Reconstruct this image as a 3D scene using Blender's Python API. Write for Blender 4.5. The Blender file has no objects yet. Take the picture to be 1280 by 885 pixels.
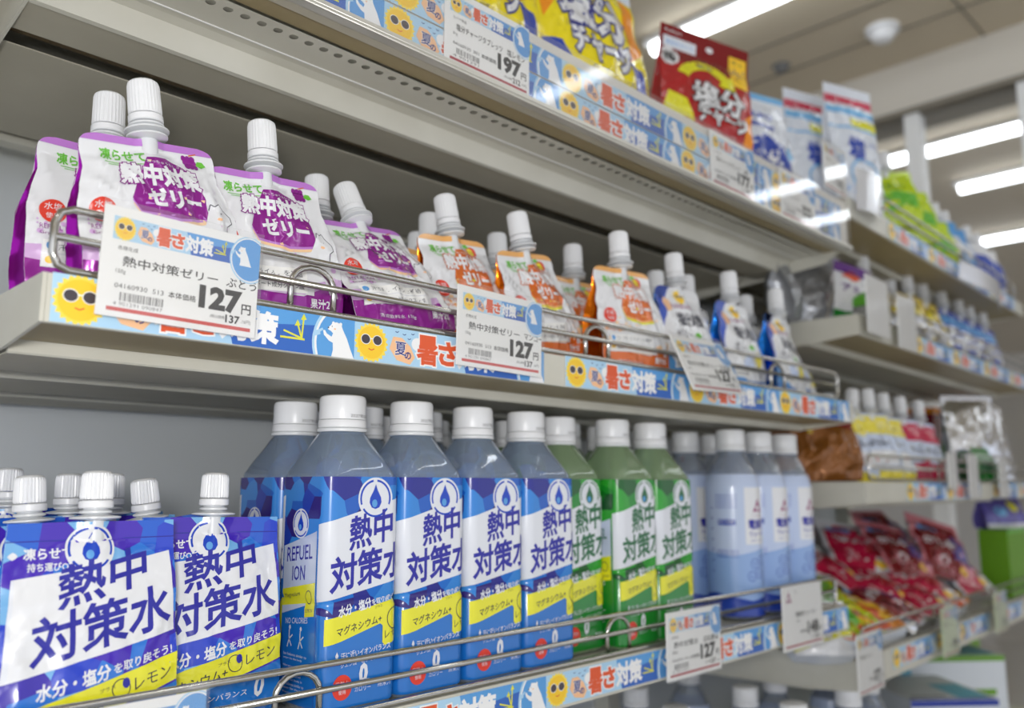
import bpy, bmesh, math, random
from mathutils import Vector, Matrix, noise
from mathutils.geometry import tessellate_polygon, delaunay_2d_cdt
import numpy as np
random.seed(7)
SC = bpy.context.scene
COL = SC.collection
EYE = 1.40            # height of the camera above the floor
R = math.radians

# ------------------------------------------------------------------ camera
cd = bpy.data.cameras.new('camera'); cam = bpy.data.objects.new('camera', cd); COL.objects.link(cam)
cd.sensor_width = 36.0; cd.lens = 36.0 * 1060 / 1280; cd.clip_start = 0.01; cd.clip_end = 60
_p = math.atan(166 / 1060)
cam.location = (0, 0, EYE); cam.rotation_euler = (R(90) + _p, 0, R(44.9 - 90))
cd.dof.use_dof = True; cd.dof.focus_distance = 0.52; cd.dof.aperture_fstop = 5.0
SC.camera = cam
SC.view_settings.view_transform = 'Standard'; SC.view_settings.look = 'None'
SC.view_settings.gamma = 1.0; SC.view_settings.exposure = -0.08
try: SC.view_settings.use_curve_mapping = False
except Exception: pass
# ------------------------------------------------------------------ world (the rest of the lit store)
w = bpy.data.worlds.new('world'); SC.world = w; w.use_nodes = True
w.node_tree.nodes['Background'].inputs[0].default_value = (0.86, 0.90, 1.0, 1)
w.node_tree.nodes['Background'].inputs[1].default_value = 1.15
# ------------------------------------------------------------------ flash of the camera, held just above the lens
def area(name, loc, target, size, power, color=(1, 1, 1)):
    l = bpy.data.lights.new(name, 'AREA'); l.shape = 'SQUARE'; l.size = size; l.energy = power; l.color = color
    o = bpy.data.objects.new(name, l); COL.objects.link(o); o.location = loc
    o.rotation_euler = (Vector(target) - Vector(loc)).to_track_quat('-Z', 'Y').to_euler(); return o
area('camera_flash', (-0.08, -0.06, EYE + 0.05), (0.62, 0.52, EYE), 0.07, 2.5, (1.0, 0.985, 0.96))

# ------------------------------------------------------------------ materials
def lin(c): return c / 12.92 if c <= 0.04045 else ((c + 0.055) / 1.055) ** 2.4
def rgb(r, g, b): return (lin(r / 255), lin(g / 255), lin(b / 255), 1)
MATS = {}
def M(name, col=None, rough=0.4, metal=0.0, **k):
    if name in MATS: return MATS[name]
    m = bpy.data.materials.new(name); m.use_nodes = True; MATS[name] = m
    b = m.node_tree.nodes['Principled BSDF']; b.inputs['Base Color'].default_value = rgb(*col)
    b.inputs['Roughness'].default_value = rough; b.inputs['Metallic'].default_value = metal
    if 'coat' in k: b.inputs['Coat Weight'].default_value = k['coat']; b.inputs['Coat Roughness'].default_value = k.get('cr', 0.08)
    if 'trans' in k: b.inputs['Transmission Weight'].default_value = k['trans']; b.inputs['IOR'].default_value = k.get('ior', 1.33)
    if 'sss' in k: b.inputs['Subsurface Weight'].default_value = k['sss']; b.inputs['Subsurface Radius'].default_value = (.01, .01, .01); b.inputs['Subsurface Scale'].default_value = 0.3
    if 'emit' in k: b.inputs['Emission Color'].default_value = rgb(*col); b.inputs['Emission Strength'].default_value = k['emit']
    if 'dirt' in k:                     # faint uneven grime or brushing
        n = m.node_tree; tc = n.nodes.new('ShaderNodeTexCoord'); t = n.nodes.new('ShaderNodeTexNoise')
        t.inputs['Scale'].default_value = k.get('ds', 14); t.inputs['Detail'].default_value = 6
        r = n.nodes.new('ShaderNodeValToRGB'); c = rgb(*col); d = k['dirt']
        r.color_ramp.elements[0].position = .3; r.color_ramp.elements[0].color = (c[0] * (1 - d), c[1] * (1 - d * 1.05), c[2] * (1 - d * 1.2), 1)
        r.color_ramp.elements[1].position = .62; r.color_ramp.elements[1].color = c
        n.links.new(tc.outputs['Object'], t.inputs['Vector']); n.links.new(t.outputs['Fac'], r.inputs['Fac']); n.links.new(r.outputs['Color'], b.inputs['Base Color'])
    return m
def facets(name, cols, scale=75, rough=0.25):
    if name in MATS: return MATS[name]
    m = bpy.data.materials.new(name); m.use_nodes = True; MATS[name] = m; n = m.node_tree
    b = n.nodes['Principled BSDF']; b.inputs['Roughness'].default_value = rough
    b.inputs['Coat Weight'].default_value = 0.3; b.inputs['Coat Roughness'].default_value = 0.08
    tc = n.nodes.new('ShaderNodeTexCoord'); v = n.nodes.new('ShaderNodeTexVoronoi'); v.inputs['Scale'].default_value = scale
    s = n.nodes.new('ShaderNodeSeparateColor'); r = n.nodes.new('ShaderNodeValToRGB'); r.color_ramp.interpolation = 'CONSTANT'
    e = r.color_ramp.elements
    while len(e) < len(cols): e.new(0.5)
    for i, c in enumerate(cols): e[i].position = i / len(cols); e[i].color = rgb(*c)
    n.links.new(tc.outputs['Object'], v.inputs['Vector']); n.links.new(v.outputs['Color'], s.inputs['Color'])
    n.links.new(s.outputs[0], r.inputs['Fac']); n.links.new(r.outputs['Color'], b.inputs['Base Color'])
    return m
def film(name, col, refl=0.10, rough=0.03, clear=0.92):
    """thin clear plastic sheet"""
    m = bpy.data.materials.new(name); m.use_nodes = True; MATS[name] = m; n = m.node_tree
    for x in list(n.nodes): n.nodes.remove(x)
    o = n.nodes.new('ShaderNodeOutputMaterial'); t = n.nodes.new('ShaderNodeBsdfTransparent'); g = n.nodes.new('ShaderNodeBsdfGlossy')
    d = n.nodes.new('ShaderNodeBsdfDiffuse'); d.inputs[0].default_value = rgb(*col)
    g.inputs['Roughness'].default_value = rough; t.inputs[0].default_value = (.99, .99, .99, 1)
    lw = n.nodes.new('ShaderNodeLayerWeight'); lw.inputs[0].default_value = .5
    pw = n.nodes.new('ShaderNodeMath'); pw.operation = 'POWER'; pw.inputs[1].default_value = 5
    f = n.nodes.new('ShaderNodeMath'); f.operation = 'MULTIPLY_ADD'; f.inputs[1].default_value = .9; f.inputs[2].default_value = .035
    n.links.new(lw.outputs['Facing'], pw.inputs[0]); n.links.new(pw.outputs[0], f.inputs[0])
    m1 = n.nodes.new('ShaderNodeMixShader'); m1.inputs[0].default_value = clear
    n.links.new(d.outputs[0], m1.inputs[1]); n.links.new(t.outputs[0], m1.inputs[2])
    m2 = n.nodes.new('ShaderNodeMixShader'); n.links.new(f.outputs[0], m2.inputs[0])
    n.links.new(m1.outputs[0], m2.inputs[1]); n.links.new(g.outputs[0], m2.inputs[2]); n.links.new(m2.outputs[0], o.inputs[0])
    return m
M('shelf_paint', (212, 210, 198), .38, dirt=.16, ds=9)
M('shelf_under_shade', (188, 183, 167), .5, dirt=.18, ds=7); M('lip_brown', (160, 146, 112), .5, dirt=.12, ds=7)  # darker, browner than the shelf paint: underside shade put into the colour
M('back_paint', (222, 227, 230), .5, dirt=.05, ds=5)
M('groove_shade', (134, 118, 94), .6)  # brown stands in for the shadow in the top shelf's underside groove
M('steel', (200, 198, 192), .17, 1.0)
M('alu', (214, 212, 204), .35, .5)
M('card', (242, 242, 240), .45); M('card_green', (214, 226, 190), .5); M('card_back', (225, 222, 215), .5)
M('black', (28, 28, 30), .5); M('grey', (120, 120, 120), .5); M('red', (206, 66, 58), .45); M('dkred', (176, 52, 66), .45)
film('clear_plastic', (235, 235, 235), clear=.955)
M('cap_white', (240, 241, 243), .32, sss=.15); M('spout_plastic', (226, 228, 230), .3, sss=.3)
M('sky', (92, 160, 222), .4); M('sky_pale', (176, 214, 240), .4); M('sky_deep', (54, 104, 190), .4)
M('sun_yellow', (250, 205, 50), .4); M('sun_edge', (252, 222, 84), .4); M('shades', (74, 66, 72), .3); M('peach', (247, 196, 150), .4)
M('orange_red', (226, 92, 50), .4); M('white', (244, 244, 244), .4); M('navy', (38, 44, 128), .35); M('arrow_yellow', (226, 224, 70), .4)
M('glare_red', (224, 60, 40), .3)
M('film_white', (232, 233, 236), .22, .0, coat=.6); M('lilac', (188, 120, 206), .3, coat=.4); M('magenta', (150, 34, 150), .25, .25, coat=.5)
M('magenta_foil', (158, 20, 160), .16, .85); M('green_ink', (106, 190, 62), .3); M('pale_magenta', (214, 176, 222), .3)
M('orange_seal', (238, 176, 100), .3, coat=.4); M('orange_ink', (226, 112, 44), .25, .2, coat=.5); M('orange_foil', (214, 110, 10), .16, .85); M('pale_orange', (246, 206, 160), .3)
M('blue_foil', (30, 120, 214), .16, .8); M('soft_blue', (70, 96, 190), .3); M('lemon', (240, 222, 40), .3, coat=.4); M('ink_dark', (40, 40, 60), .35)
M('water_blue', (38, 92, 196), .22, .25, coat=.5); M('water_blue2', (26, 112, 196), .24, coat=.4); M('ink_blue', (44, 44, 158), .3); M('drop_blue', (30, 70, 190), .2)
M('banner', (230, 226, 40), .25, coat=.4); M('label_white', (226, 229, 236), .24, coat=.4); M('side_grey', (196, 206, 226), .24, coat=.4)
M('g_green', (22, 132, 40), .24, coat=.4); M('ink_green', (46, 110, 70), .3)
facets('facet_blue', [(36, 40, 140), (28, 92, 190), (50, 132, 214), (30, 60, 170), (24, 108, 204), (44, 30, 120)])
facets('facet_green', [(10, 92, 26), (26, 140, 40), (44, 160, 44), (14, 110, 30), (30, 150, 36), (6, 78, 30)])
facets('facet_foil', [(58, 40, 170), (50, 120, 214), (44, 70, 200), (120, 180, 230), (36, 96, 206), (70, 40, 180)], scale=60, rough=.2)
M('pet_blue', (196, 216, 240), .05, trans=.72, coat=1.0, cr=.02); M('pet_green', (182, 212, 168), .06, trans=.62, coat=1.0, cr=.02); M('pet_clear', (222, 232, 246), .05, trans=.75, coat=1.0, cr=.02)
M('pale_blue', (198, 212, 240), .25, coat=.4); M('mid_blue', (146, 178, 228), .25, coat=.4); M('royal', (46, 74, 176), .25, coat=.3); M('plum', (150, 40, 110), .3)
M('film_clearblue', (206, 218, 240), .2, coat=.4)

# ------------------------------------------------------------------ object helpers
def link(o): COL.objects.link(o); return o
def thing(name, label, cat, loc=(0, 0, 0), rot=(0, 0, 0), group=None):
    o = link(bpy.data.objects.new(name, None)); o.empty_display_size = .02
    o.location = (loc[0], loc[1], loc[2] + EYE); o.rotation_euler = rot
    o['label'] = label; o['category'] = cat
    if group: o['group'] = group
    return o
def tag(o, label, cat, group=None):
    o['label'] = label; o['category'] = cat
    if group: o['group'] = group
    return o
def mesh_obj(name, verts, faces, mats, mi=None, parent=None, smooth=False, loc=None):
    me = bpy.data.meshes.new(name); me.from_pydata([tuple(v) for v in verts], [], faces)
    for m in (mats if isinstance(mats, (list, tuple)) else [mats]): me.materials.append(MATS[m])
    if mi: me.polygons.foreach_set('material_index', mi)
    if smooth: me.polygons.foreach_set('use_smooth', [True] * len(me.polygons))
    o = link(bpy.data.objects.new(name, me)); o.parent = parent
    if loc is not None: o.location = loc
    return o
class MB:
    def __init__(s): s.v = []; s.f = []; s.mi = []; s.m = 0
    def box(s, x0, x1, y0, y1, z0, z1):
        n = len(s.v); s.v += [(x, y, z) for z in (z0, z1) for y in (y0, y1) for x in (x0, x1)]
        for f in ((0, 2, 3, 1), (4, 5, 7, 6), (0, 1, 5, 4), (2, 6, 7, 3), (0, 4, 6, 2), (1, 3, 7, 5)): s.f.append(tuple(n + i for i in f)); s.mi.append(s.m)
        return s
    def prism(s, pts, ax, a, b):
        """polygon pts in the plane across axis ax, extruded from a to b"""
        n = len(s.v); k = len(pts)
        for t in (a, b):
            for p in pts:
                s.v.append((t, p[0], p[1]) if ax == 0 else (p[0], t, p[1]) if ax == 1 else (p[0], p[1], t))
        for i in range(k): j = (i + 1) % k; s.f.append((n + i, n + j, n + k + j, n + k + i)); s.mi.append(s.m)
        s.f.append(tuple(n + i for i in reversed(range(k)))); s.f.append(tuple(n + k + i for i in range(k))); s.mi += [s.m, s.m]
        return s
    def tube(s, pts, r, seg=10, closed=False):
        pts = [Vector(p) for p in pts]; k = len(pts); n = len(s.v); up = Vector((0, 0, 1)); prev = None
        for i, p in enumerate(pts):
            a = pts[(i - 1) % k] if (i or closed) else p; b = pts[(i + 1) % k] if (i < k - 1 or closed) else p
            t = (b - a).normalized(); u = t.cross(up) if prev is None else prev - t * prev.dot(t)
            if u.length < 1e-4: u = t.cross(Vector((0, 1, 0)))
            u.normalize(); prev = u; w2 = t.cross(u)
            for j in range(seg):
                an = 2 * math.pi * j / seg; s.v.append(p + (u * math.cos(an) + w2 * math.sin(an)) * r)
        for i in range(k if closed else k - 1):
            for j in range(seg):
                a = n + i * seg + j; b = n + i * seg + (j + 1) % seg; c = n + ((i + 1) % k) * seg; s.f.append((a, b, c + (j + 1) % seg, c + j)); s.mi.append(s.m)
        if not closed:
            s.f.append(tuple(n + j for j in reversed(range(seg)))); s.f.append(tuple(n + (k - 1) * seg + j for j in range(seg))); s.mi += [s.m, s.m]
        return s
    def lathe(s, prof, seg=32, ridge=0, cx=0, cy=0):
        n = len(s.v); k = len(prof)
        for i, q in enumerate(prof):
            r, z = q[0], q[1]; rg = ridge if len(q) > 2 and q[2] else 0
            for j in range(seg):
                an = 2 * math.pi * j / seg; rr = r - (rg if j % 2 else 0); s.v.append((cx + rr * math.cos(an), cy + rr * math.sin(an), z))
        for i in range(k - 1):
            for j in range(seg):
                a = n + i * seg + j; b = n + i * seg + (j + 1) % seg; s.f.append((a, b, b + seg, a + seg)); s.mi.append(s.m)
        s.f.append(tuple(n + j for j in reversed(range(seg)))); s.f.append(tuple(n + (k - 1) * seg + j for j in range(seg))); s.mi += [s.m, s.m]
        return s
    def build(s, name, mats, parent=None, smooth=False, loc=None):
        o = mesh_obj(name, s.v, s.f, mats, s.mi, parent, smooth, loc)
        if smooth == 'auto':
            for p in o.data.polygons: p.use_smooth = True
            try: o.data.set_sharp_from_angle(angle=R(35))
            except Exception: pass
        return o
def kids(o): return [c for c in bpy.data.objects if c.parent is o]
def dup(root, loc=None, rot=None, label=None, group=None, kidmap=None):
    def cp(o, par):
        c = o.copy(); link(c); c.parent = par
        for ch in TREE.get(o.name, []): cp(ch, c)
        return c
    c = cp(root, None)
    if loc is not None: c.location = (loc[0], loc[1], loc[2] + EYE)
    if rot is not None: c.rotation_euler = rot
    if label: c['label'] = label
    if group: c['group'] = group
    return c
TREE = {}
def freeze(root):
    """remember the parts of a finished prototype so that copies are quick"""
    def go(o):
        TREE[o.name] = kids(o)
        for ch in TREE[o.name]: go(ch)
    go(root); return root
def structure(o): o['kind'] = 'structure'; return o

# ------------------------------------------------------------------ flat print: shapes and lettering in millimetres, wrapped onto a surface
_tc = {}
def glyphs(s, bold=0.0):
    k = (s, bold)
    if k in _tc: return _tc[k]
    c = bpy.data.curves.new('t', 'FONT'); c.body = s; c.size = 1; c.offset = bold; c.resolution_u = 2; c.fill_mode = 'NONE'
    o = bpy.data.objects.new('t', c); COL.objects.link(o)
    dg = bpy.context.evaluated_depsgraph_get(); me = bpy.data.meshes.new_from_object(o.evaluated_get(dg))
    P = [(v.co.x, v.co.y) for v in me.vertices]; E = [tuple(e.vertices) for e in me.edges]
    bpy.data.objects.remove(o); bpy.data.curves.remove(c); bpy.data.meshes.remove(me)
    if not E: _tc[k] = ([], []); return _tc[k]
    if bold:                              # heavier weight: push every outline outwards
        nx = dict(E); pv = {b_: a_ for a_, b_ in E}; sg = 1 if sum(P[a_][0] * P[b_][1] - P[b_][0] * P[a_][1] for a_, b_ in E) > 0 else -1; Q = list(P)
        for i in nx:
            if i not in pv: continue
            p, q, r = P[pv[i]], P[i], P[nx[i]]; d1 = Vector((q[0] - p[0], q[1] - p[1])); d2 = Vector((r[0] - q[0], r[1] - q[1]))
            if d1.length < 1e-7 or d2.length < 1e-7: continue
            d1.normalize(); d2.normalize(); n1 = Vector((d1.y, -d1.x)) * sg; n2 = Vector((d2.y, -d2.x)) * sg; m_ = n1 + n2
            if m_.length < .2: m_ = n1
            m_.normalize(); k_ = bold / max(.55, m_.dot(n1)); Q[i] = (q[0] + m_.x * k_, q[1] + m_.y * k_)
        P = Q
    # fill the outlines with the non-zero rule, one column of glyphs at a time
    ed = sorted(E, key=lambda e: min(P[e[0]][0], P[e[1]][0])); par = list(range(len(P)))
    def fd(i):
        while par[i] != i: par[i] = par[par[i]]; i = par[i]
        return i
    for x, y in E: par[fd(x)] = fd(y)
    loops = {}
    for e in E: loops.setdefault(fd(e[0]), []).append(e)
    L = sorted(((min(P[i][0] for e in l for i in e), max(P[i][0] for e in l for i in e), l) for l in loops.values()), key=lambda q: q[0]); cl = []
    for x0, x1, l in L:
        if cl and x0 < cl[-1][1] - .002: cl[-1][1] = max(cl[-1][1], x1); cl[-1][2] += l
        else: cl.append([x0, x1, list(l)])
    vs, fs = [], []
    for x0, x1, l in cl:
        ids = sorted({i for e in l for i in e}); mp = {i: j for j, i in enumerate(ids)}
        res = delaunay_2d_cdt([Vector(P[i]) for i in ids], [(mp[a], mp[b]) for a, b in l], [], 0, 1e-5)
        A = np.array([P[a] for a, b in l]); B = np.array([P[b] for a, b in l]); n0 = len(vs); vs += [(q.x, q.y) for q in res[0]]
        for f in res[2]:
            q = [res[0][i] for i in f]; cx = sum(v.x for v in q) / len(q); cy = sum(v.y for v in q) / len(q)
            ar = (q[1].x - q[0].x) * (q[2].y - q[0].y) - (q[1].y - q[0].y) * (q[2].x - q[0].x)
            if abs(ar) < 1e-9: continue
            up = (A[:, 1] <= cy) & (B[:, 1] > cy); dn = (B[:, 1] <= cy) & (A[:, 1] > cy)
            cr = (B[:, 0] - A[:, 0]) * (cy - A[:, 1]) - (cx - A[:, 0]) * (B[:, 1] - A[:, 1])
            if int((up & (cr > 0)).sum()) - int((dn & (cr < 0)).sum()) != 0: fs.append(tuple(n0 + i for i in (f if ar > 0 else reversed(f))))
    _tc[k] = (vs, fs); return _tc[k]
class Art:
    def __init__(s): s.items = []
    def add(s, vs, fs, m, l): s.items.append((vs, fs, m, l)); return s
    def poly(s, pts, m, l=0):
        tr = tessellate_polygon([[Vector((p[0], p[1], 0)) for p in pts]]); fs = []
        for t in tr:
            a, b, c = (pts[i] for i in t); ar = (b[0] - a[0]) * (c[1] - a[1]) - (b[1] - a[1]) * (c[0] - a[0])
            if abs(ar) > 1e-9: fs.append(tuple(t) if ar > 0 else tuple(reversed(t)))
        return s.add(list(pts), fs, m, l)
    def rect(s, x0, y0, x1, y1, m, l=0): return s.add([(x0, y0), (x1, y0), (x1, y1), (x0, y1)], [(0, 1, 2, 3)], m, l)
    def ell(s, cx, cy, rx, ry, m, l=0, n=28): return s.add([(cx, cy)] + [(cx + rx * math.cos(2 * math.pi * i / n), cy + ry * math.sin(2 * math.pi * i / n)) for i in range(n)], [(0, 1 + i, 1 + (i + 1) % n) for i in range(n)], m, l)
    def ring(s, cx, cy, r0, r1, m, l=0, a0=0, a1=360, n=32, k=1.0):
        vs = []
        for i in range(n + 1):
            a = R(a0 + (a1 - a0) * i / n); vs += [(cx + r0 * math.cos(a), cy + r0 * k * math.sin(a)), (cx + r1 * math.cos(a), cy + r1 * k * math.sin(a))]
        return s.add(vs, [(2 * i, 2 * i + 1, 2 * i + 3, 2 * i + 2) for i in range(n)], m, l)
    def line(s, pts, wd, m, l=0):
        for a, b in zip(pts, pts[1:]):
            d = Vector((b[0] - a[0], b[1] - a[1])); 
            if d.length < 1e-6: continue
            d.normalize(); q = (-d.y * wd / 2, d.x * wd / 2)
            s.add([(a[0] - q[0], a[1] - q[1]), (b[0] - q[0], b[1] - q[1]), (b[0] + q[0], b[1] + q[1]), (a[0] + q[0], a[1] + q[1])], [(0, 1, 2, 3)], m, l)
        return s
    def text(s, t, x, y, h, m, l=1, w=None, bold=0.0, shear=0.0, lean=0.0, outline=None, om='white', sq=1.0):
        """x, y = lower left corner; h = glyph height; w = total width; shear lifts the right side"""
        v0, f0 = glyphs(t); 
        if not v0: return s
        xs = [p[0] for p in v0]; ys = [p[1] for p in v0]; x0, x1 = min(xs), max(xs); y0, y1 = min(ys), max(ys)
        sy = h / (y1 - y0); sx = w / (x1 - x0) if w else sy * sq
        def put(bd, mm, ll):
            vs, fs = glyphs(t, bd); out = []
            for p in vs:
                a = (p[0] - x0) * sx; b = (p[1] - y0) * sy; out.append((x + a + b * lean, y + b + a * shear))
            s.add(out, fs, mm, ll)
        if outline: put(outline + bold, om, l); l += 1
        put(bold, m, l); return s
    def merge(s, o, dx=0, dy=0, k=1.0, dl=0, ky=None):
        ky = ky or k
        for vs, fs, m, l in o.items: s.items.append(([(p[0] * k + dx, p[1] * ky + dy) for p in vs], fs, m, l + dl))
        return s
    def wrap(s, f, name, parent, cuts_u=(), cuts_v=(), clip=None, off=.12, gap=.07, normals=True):
        bm = bmesh.new(); mats = []
        for vs, fs, m, l in s.items:
            if m not in mats: mats.append(m)
            i = mats.index(m); bv = [bm.verts.new((p[0], p[1], l)) for p in vs]
            for fc in fs:
                try: bm.faces.new([bv[q] for q in fc]).material_index = i
                except ValueError: pass
        def cut(co, no, co_out=False):
            bmesh.ops.bisect_plane(bm, geom=bm.verts[:] + bm.edges[:] + bm.faces[:], dist=1e-5, plane_co=co, plane_no=no, clear_outer=co_out)
        if clip:
            cut((clip[0], 0, 0), (-1, 0, 0), True); cut((clip[2], 0, 0), (1, 0, 0), True)
            cut((0, clip[1], 0), (0, -1, 0), True); cut((0, clip[3], 0), (0, 1, 0), True)
        for u in cuts_u: cut((u, 0, 0), (1, 0, 0))
        for v in cuts_v: cut((0, v, 0), (0, 1, 0))
        me = bpy.data.meshes.new(name); nor = []
        for v in bm.verts:
            u, t, l = v.co; p = f(u, t, off + gap * l)
            if normals:
                e = .4; a = f(u + e, t, off) - f(u - e, t, off); b = f(u, t + e, off) - f(u, t - e, off); c = a.cross(b)
                nor.append(c.normalized() if c.length > 1e-9 else Vector((0, -1, 0)))
            v.co = p * .001
        bm.to_mesh(me); bm.free()
        for m in mats: me.materials.append(MATS[m])
        if normals:
            me.polygons.foreach_set('use_smooth', [True] * len(me.polygons)); me.normals_split_custom_set_from_vertices([tuple(q) for q in nor])
        o = link(bpy.data.objects.new(name, me)); o.parent = parent; return o
flat = lambda u, v, o: Vector((u, -o, v))
def frange(a, b, st):
    n = max(1, round((b - a) / st)); return [a + (b - a) * i / n for i in range(1, n)]

# the summer promotion artwork: one repeat is 173 x 24 mm
def sun_art(a, cx, cy, r, l=1):
    pts = []
    for i in range(44):
        an = 2 * math.pi * i / 44; q = r * (1.0 if i % 2 else 1.16); pts.append((cx + q * math.cos(an), cy + q * math.sin(an)))
    a.poly(pts, 'sun_edge', l); a.ell(cx, cy, r * .92, r * .92, 'sun_yellow', l + 1)
    for sx, ro in ((-.40, 0), (.40, 0)): a.ell(cx + sx * r, cy + .16 * r, r * .33, r * .30, 'white', l + 2, 20).ell(cx + sx * r, cy + .16 * r, r * .29, r * .26, 'shades', l + 3, 20)
    a.line([(cx - .12 * r, cy + .22 * r), (cx + .12 * r, cy + .22 * r)], r * .06, 'white', l + 3)
    a.line([(cx - .2 * r, cy - .36 * r), (cx, cy - .43 * r), (cx + .2 * r, cy - .34 * r)], r * .06, 'orange_red', l + 2)
def bear_art(a, x, y, h, l=2):
    k = h / 24.
    body = [(24, 0), (21, 6), (18.5, 12), (15.5, 17), (14.5, 19.3), (14.8, 21), (13.6, 21.6), (12.6, 20.8), (10.8, 21.4), (9.4, 21.0), (8.6, 21.7), (7.6, 21.2), (7.4, 20), (6.2, 18.6), (4.6, 17.4), (5.0, 16.2),
            (7.0, 15.4), (8.4, 14.2), (7.4, 12), (4.0, 13.6), (2.6, 15.6), (1.4, 15.2), (2.0, 12.6), (5.6, 9.4), (8.4, 8.4), (8.6, 4), (7.6, 0)]
    a.poly([(x + px * k, y + py * k) for px, py in body], 'white', l)
    a.poly([(x + px * k, y + py * k) for px, py in [(-4.4, 11.2), (-.4, 12.6), (-.6, 14.2), (1.6, 15.6), (.8, 16.8), (-1.6, 15.4), (-5.2, 14.2)]], 'sky_pale', l)
    a.ell(x + 5 * k, y + 17.4 * k, .55 * k, .5 * k, 'black', l + 1, 8); a.ell(x + 7.6 * k, y + 18.4 * k, .3 * k, .3 * k, 'black', l + 1, 8); a.ell(x + 9.6 * k, y + 17 * k, .8 * k, .5 * k, 'peach', l + 1, 8)
PROMO = Art()
PROMO.rect(0, 0, 173, 24, 'sky_pale', 0)
PROMO.poly([(86, 24), (93, 0), (173, 0), (173, 24)], 'sky_deep', 1)
PROMO.poly([(86, 24), (90, 12), (150, 18), (150, 24)], 'sky', 2)
sun_art(PROMO, 13, 12, 11.2, 3)
PROMO.poly([(30, 18), (27, 10), (33, 3), (44, 1), (48, 6), (44, 13), (37, 18)], 'peach', 2).ell(50, 15, 5, 4.4, 'white', 2)
PROMO.text('夏', 31.6, 6.4, 8.6, 'navy', 3, bold=.012, outline=.03).text('の', 39.6, 4.4, 4.6, 'navy', 3, bold=.03)
for bx, by in ((33, 21), (39, 20), (43, 17.5), (46, 21)): PROMO.line([(bx - 1.4, by + .6), (bx, by), (bx + 1.3, by + .8)], .5, 'navy', 3)
PROMO.text('暑', 50, 2.5, 19, 'orange_red', 4, w=17, bold=.03, outline=.05).text('さ', 69, 4, 15, 'orange_red', 4, w=14, bold=.05, outline=.05)
PROMO.text('対策', 86, 3, 17.5, 'white', 4, w=34, bold=.045)
PROMO.line([(122, 8), (138, 8)], 1.2, 'arrow_yellow', 4).line([(124, 12), (136, 8.5), (133, 17)], 1.1, 'arrow_yellow', 4).line([(136, 8.5), (137, 21)], 1.1, 'arrow_yellow', 4)
for ax, ay in ((133, 17), (137, 21)): PROMO.poly([(ax - 2, ay - 1.5), (ax + 2, ay - 1), (ax, ay + 2.4)], 'arrow_yellow', 4)
PROMO.ell(170, 8, 27, 27, 'sky_pale', 3, 40).ell(170, 8, 25.4, 25.4, 'white', 4, 40).ell(170, 8, 24, 24, 'sky', 5, 40)
bear_art(PROMO, 149, .0, 24, 6)
PROMO.clipbox = (0, 0, 173, 24)

# ================================================================== THE SETTING
def slab(name, x0, x1, y0, y1, z0, z1, m): return structure(MB().box(x0, x1, y0, y1, z0, z1).build(name, m))
M('floor_tile', (232, 230, 224), .25, dirt=.05, ds=2); M('ceiling_board', (206, 194, 172), .8, dirt=.06, ds=1.5); M('wall_cream', (206, 200, 188), .7, dirt=.05, ds=1)
M('seam', (130, 124, 112), .8)
slab('floor', -4, 12, -5, 8, -.06, 0, 'floor_tile')
CZ = EYE + 1.25
slab('ceiling', -4, 12, -5, 8, CZ, CZ + .08, 'ceiling_board')
slab('wall_far', 9.0, 9.1, -5, 8, 0, CZ, 'wall_cream')
slab('wall_back', -4, 12, 7.9, 8, 0, CZ, 'wall_cream')
m = MB()
for x in (.9, 1.35, 2.12, 2.30): m.box(x, x + .006, -5, 7.9, CZ - .003, CZ)
for y in (-1.2, .0, .62, 1.5, 2.6): m.box(-4, 2.5, y, y + .005, CZ - .0025, CZ)
structure(m.build('trim_1', 'seam'))
# soffit beam and the glazed partition beneath it
slab('trim_2', 2.5, 2.62, -5, 7.9, CZ - .15, CZ + .01, 'wall_cream')
slab('trim_3', 2.485, 2.64, -5, 7.9, CZ - .165, CZ - .15, 'seam')
M('post_white', (226, 226, 224), .45)
for i, y in enumerate((.515, .812, 1.109, 1.406, .218, -.079)):
    p = MB().box(2.50, 2.55, y, y + .042, 0, CZ - .165).build('partition_post', 'post_white')
    tag(p, ['white partition post rising at the right edge of the picture under the beam', 'white partition post rising behind the lime green pouches',
            'white partition post hidden behind the white candy bags', 'white partition post at the far left of the row under the beam', 'white partition post beyond the right edge', 'white partition post farthest beyond the right edge'][i], 'post')
    if i > 1: bpy.data.objects.remove(p)
g = MB().box(2.522, 2.526, -5, 4, 0, CZ - .165).build('window_1', 'clear_plastic'); structure(g)
# ceiling tubes (all give real light)
em = bpy.data.materials.new('tube_light'); em.use_nodes = True; MATS['tube_light'] = em
b = em.node_tree.nodes['Principled BSDF']; b.inputs['Base Color'].default_value = (1, 1, 1, 1); b.inputs['Emission Color'].default_value = (.90, .95, 1, 1); b.inputs['Emission Strength'].default_value = 8.0
tubes = [(1.86, 1.31, -2.4, 'bright tube light on the ceiling above the red candy bag'), (3.18, 1.30, .62, 'long tube light beyond the partition, left of the lime pouches\' post and behind it'),
         (3.19, .58, -2.0, 'tube light beyond the partition continuing to the right picture edge'), (3.69, 1.08, -1.2, 'short bright tube light low at the right picture edge'), (4.60, 1.9, .9, 'farthest tube light left of the blue pouch caps'),
         (4.60, .82, -1.2, 'farthest tube light at the right picture edge'), (.55, .2, -3.0, 'tube light over the aisle in front of the shelves'), (-.8, 1.2, -3.0, 'tube light over the aisle behind the camera')]
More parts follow.
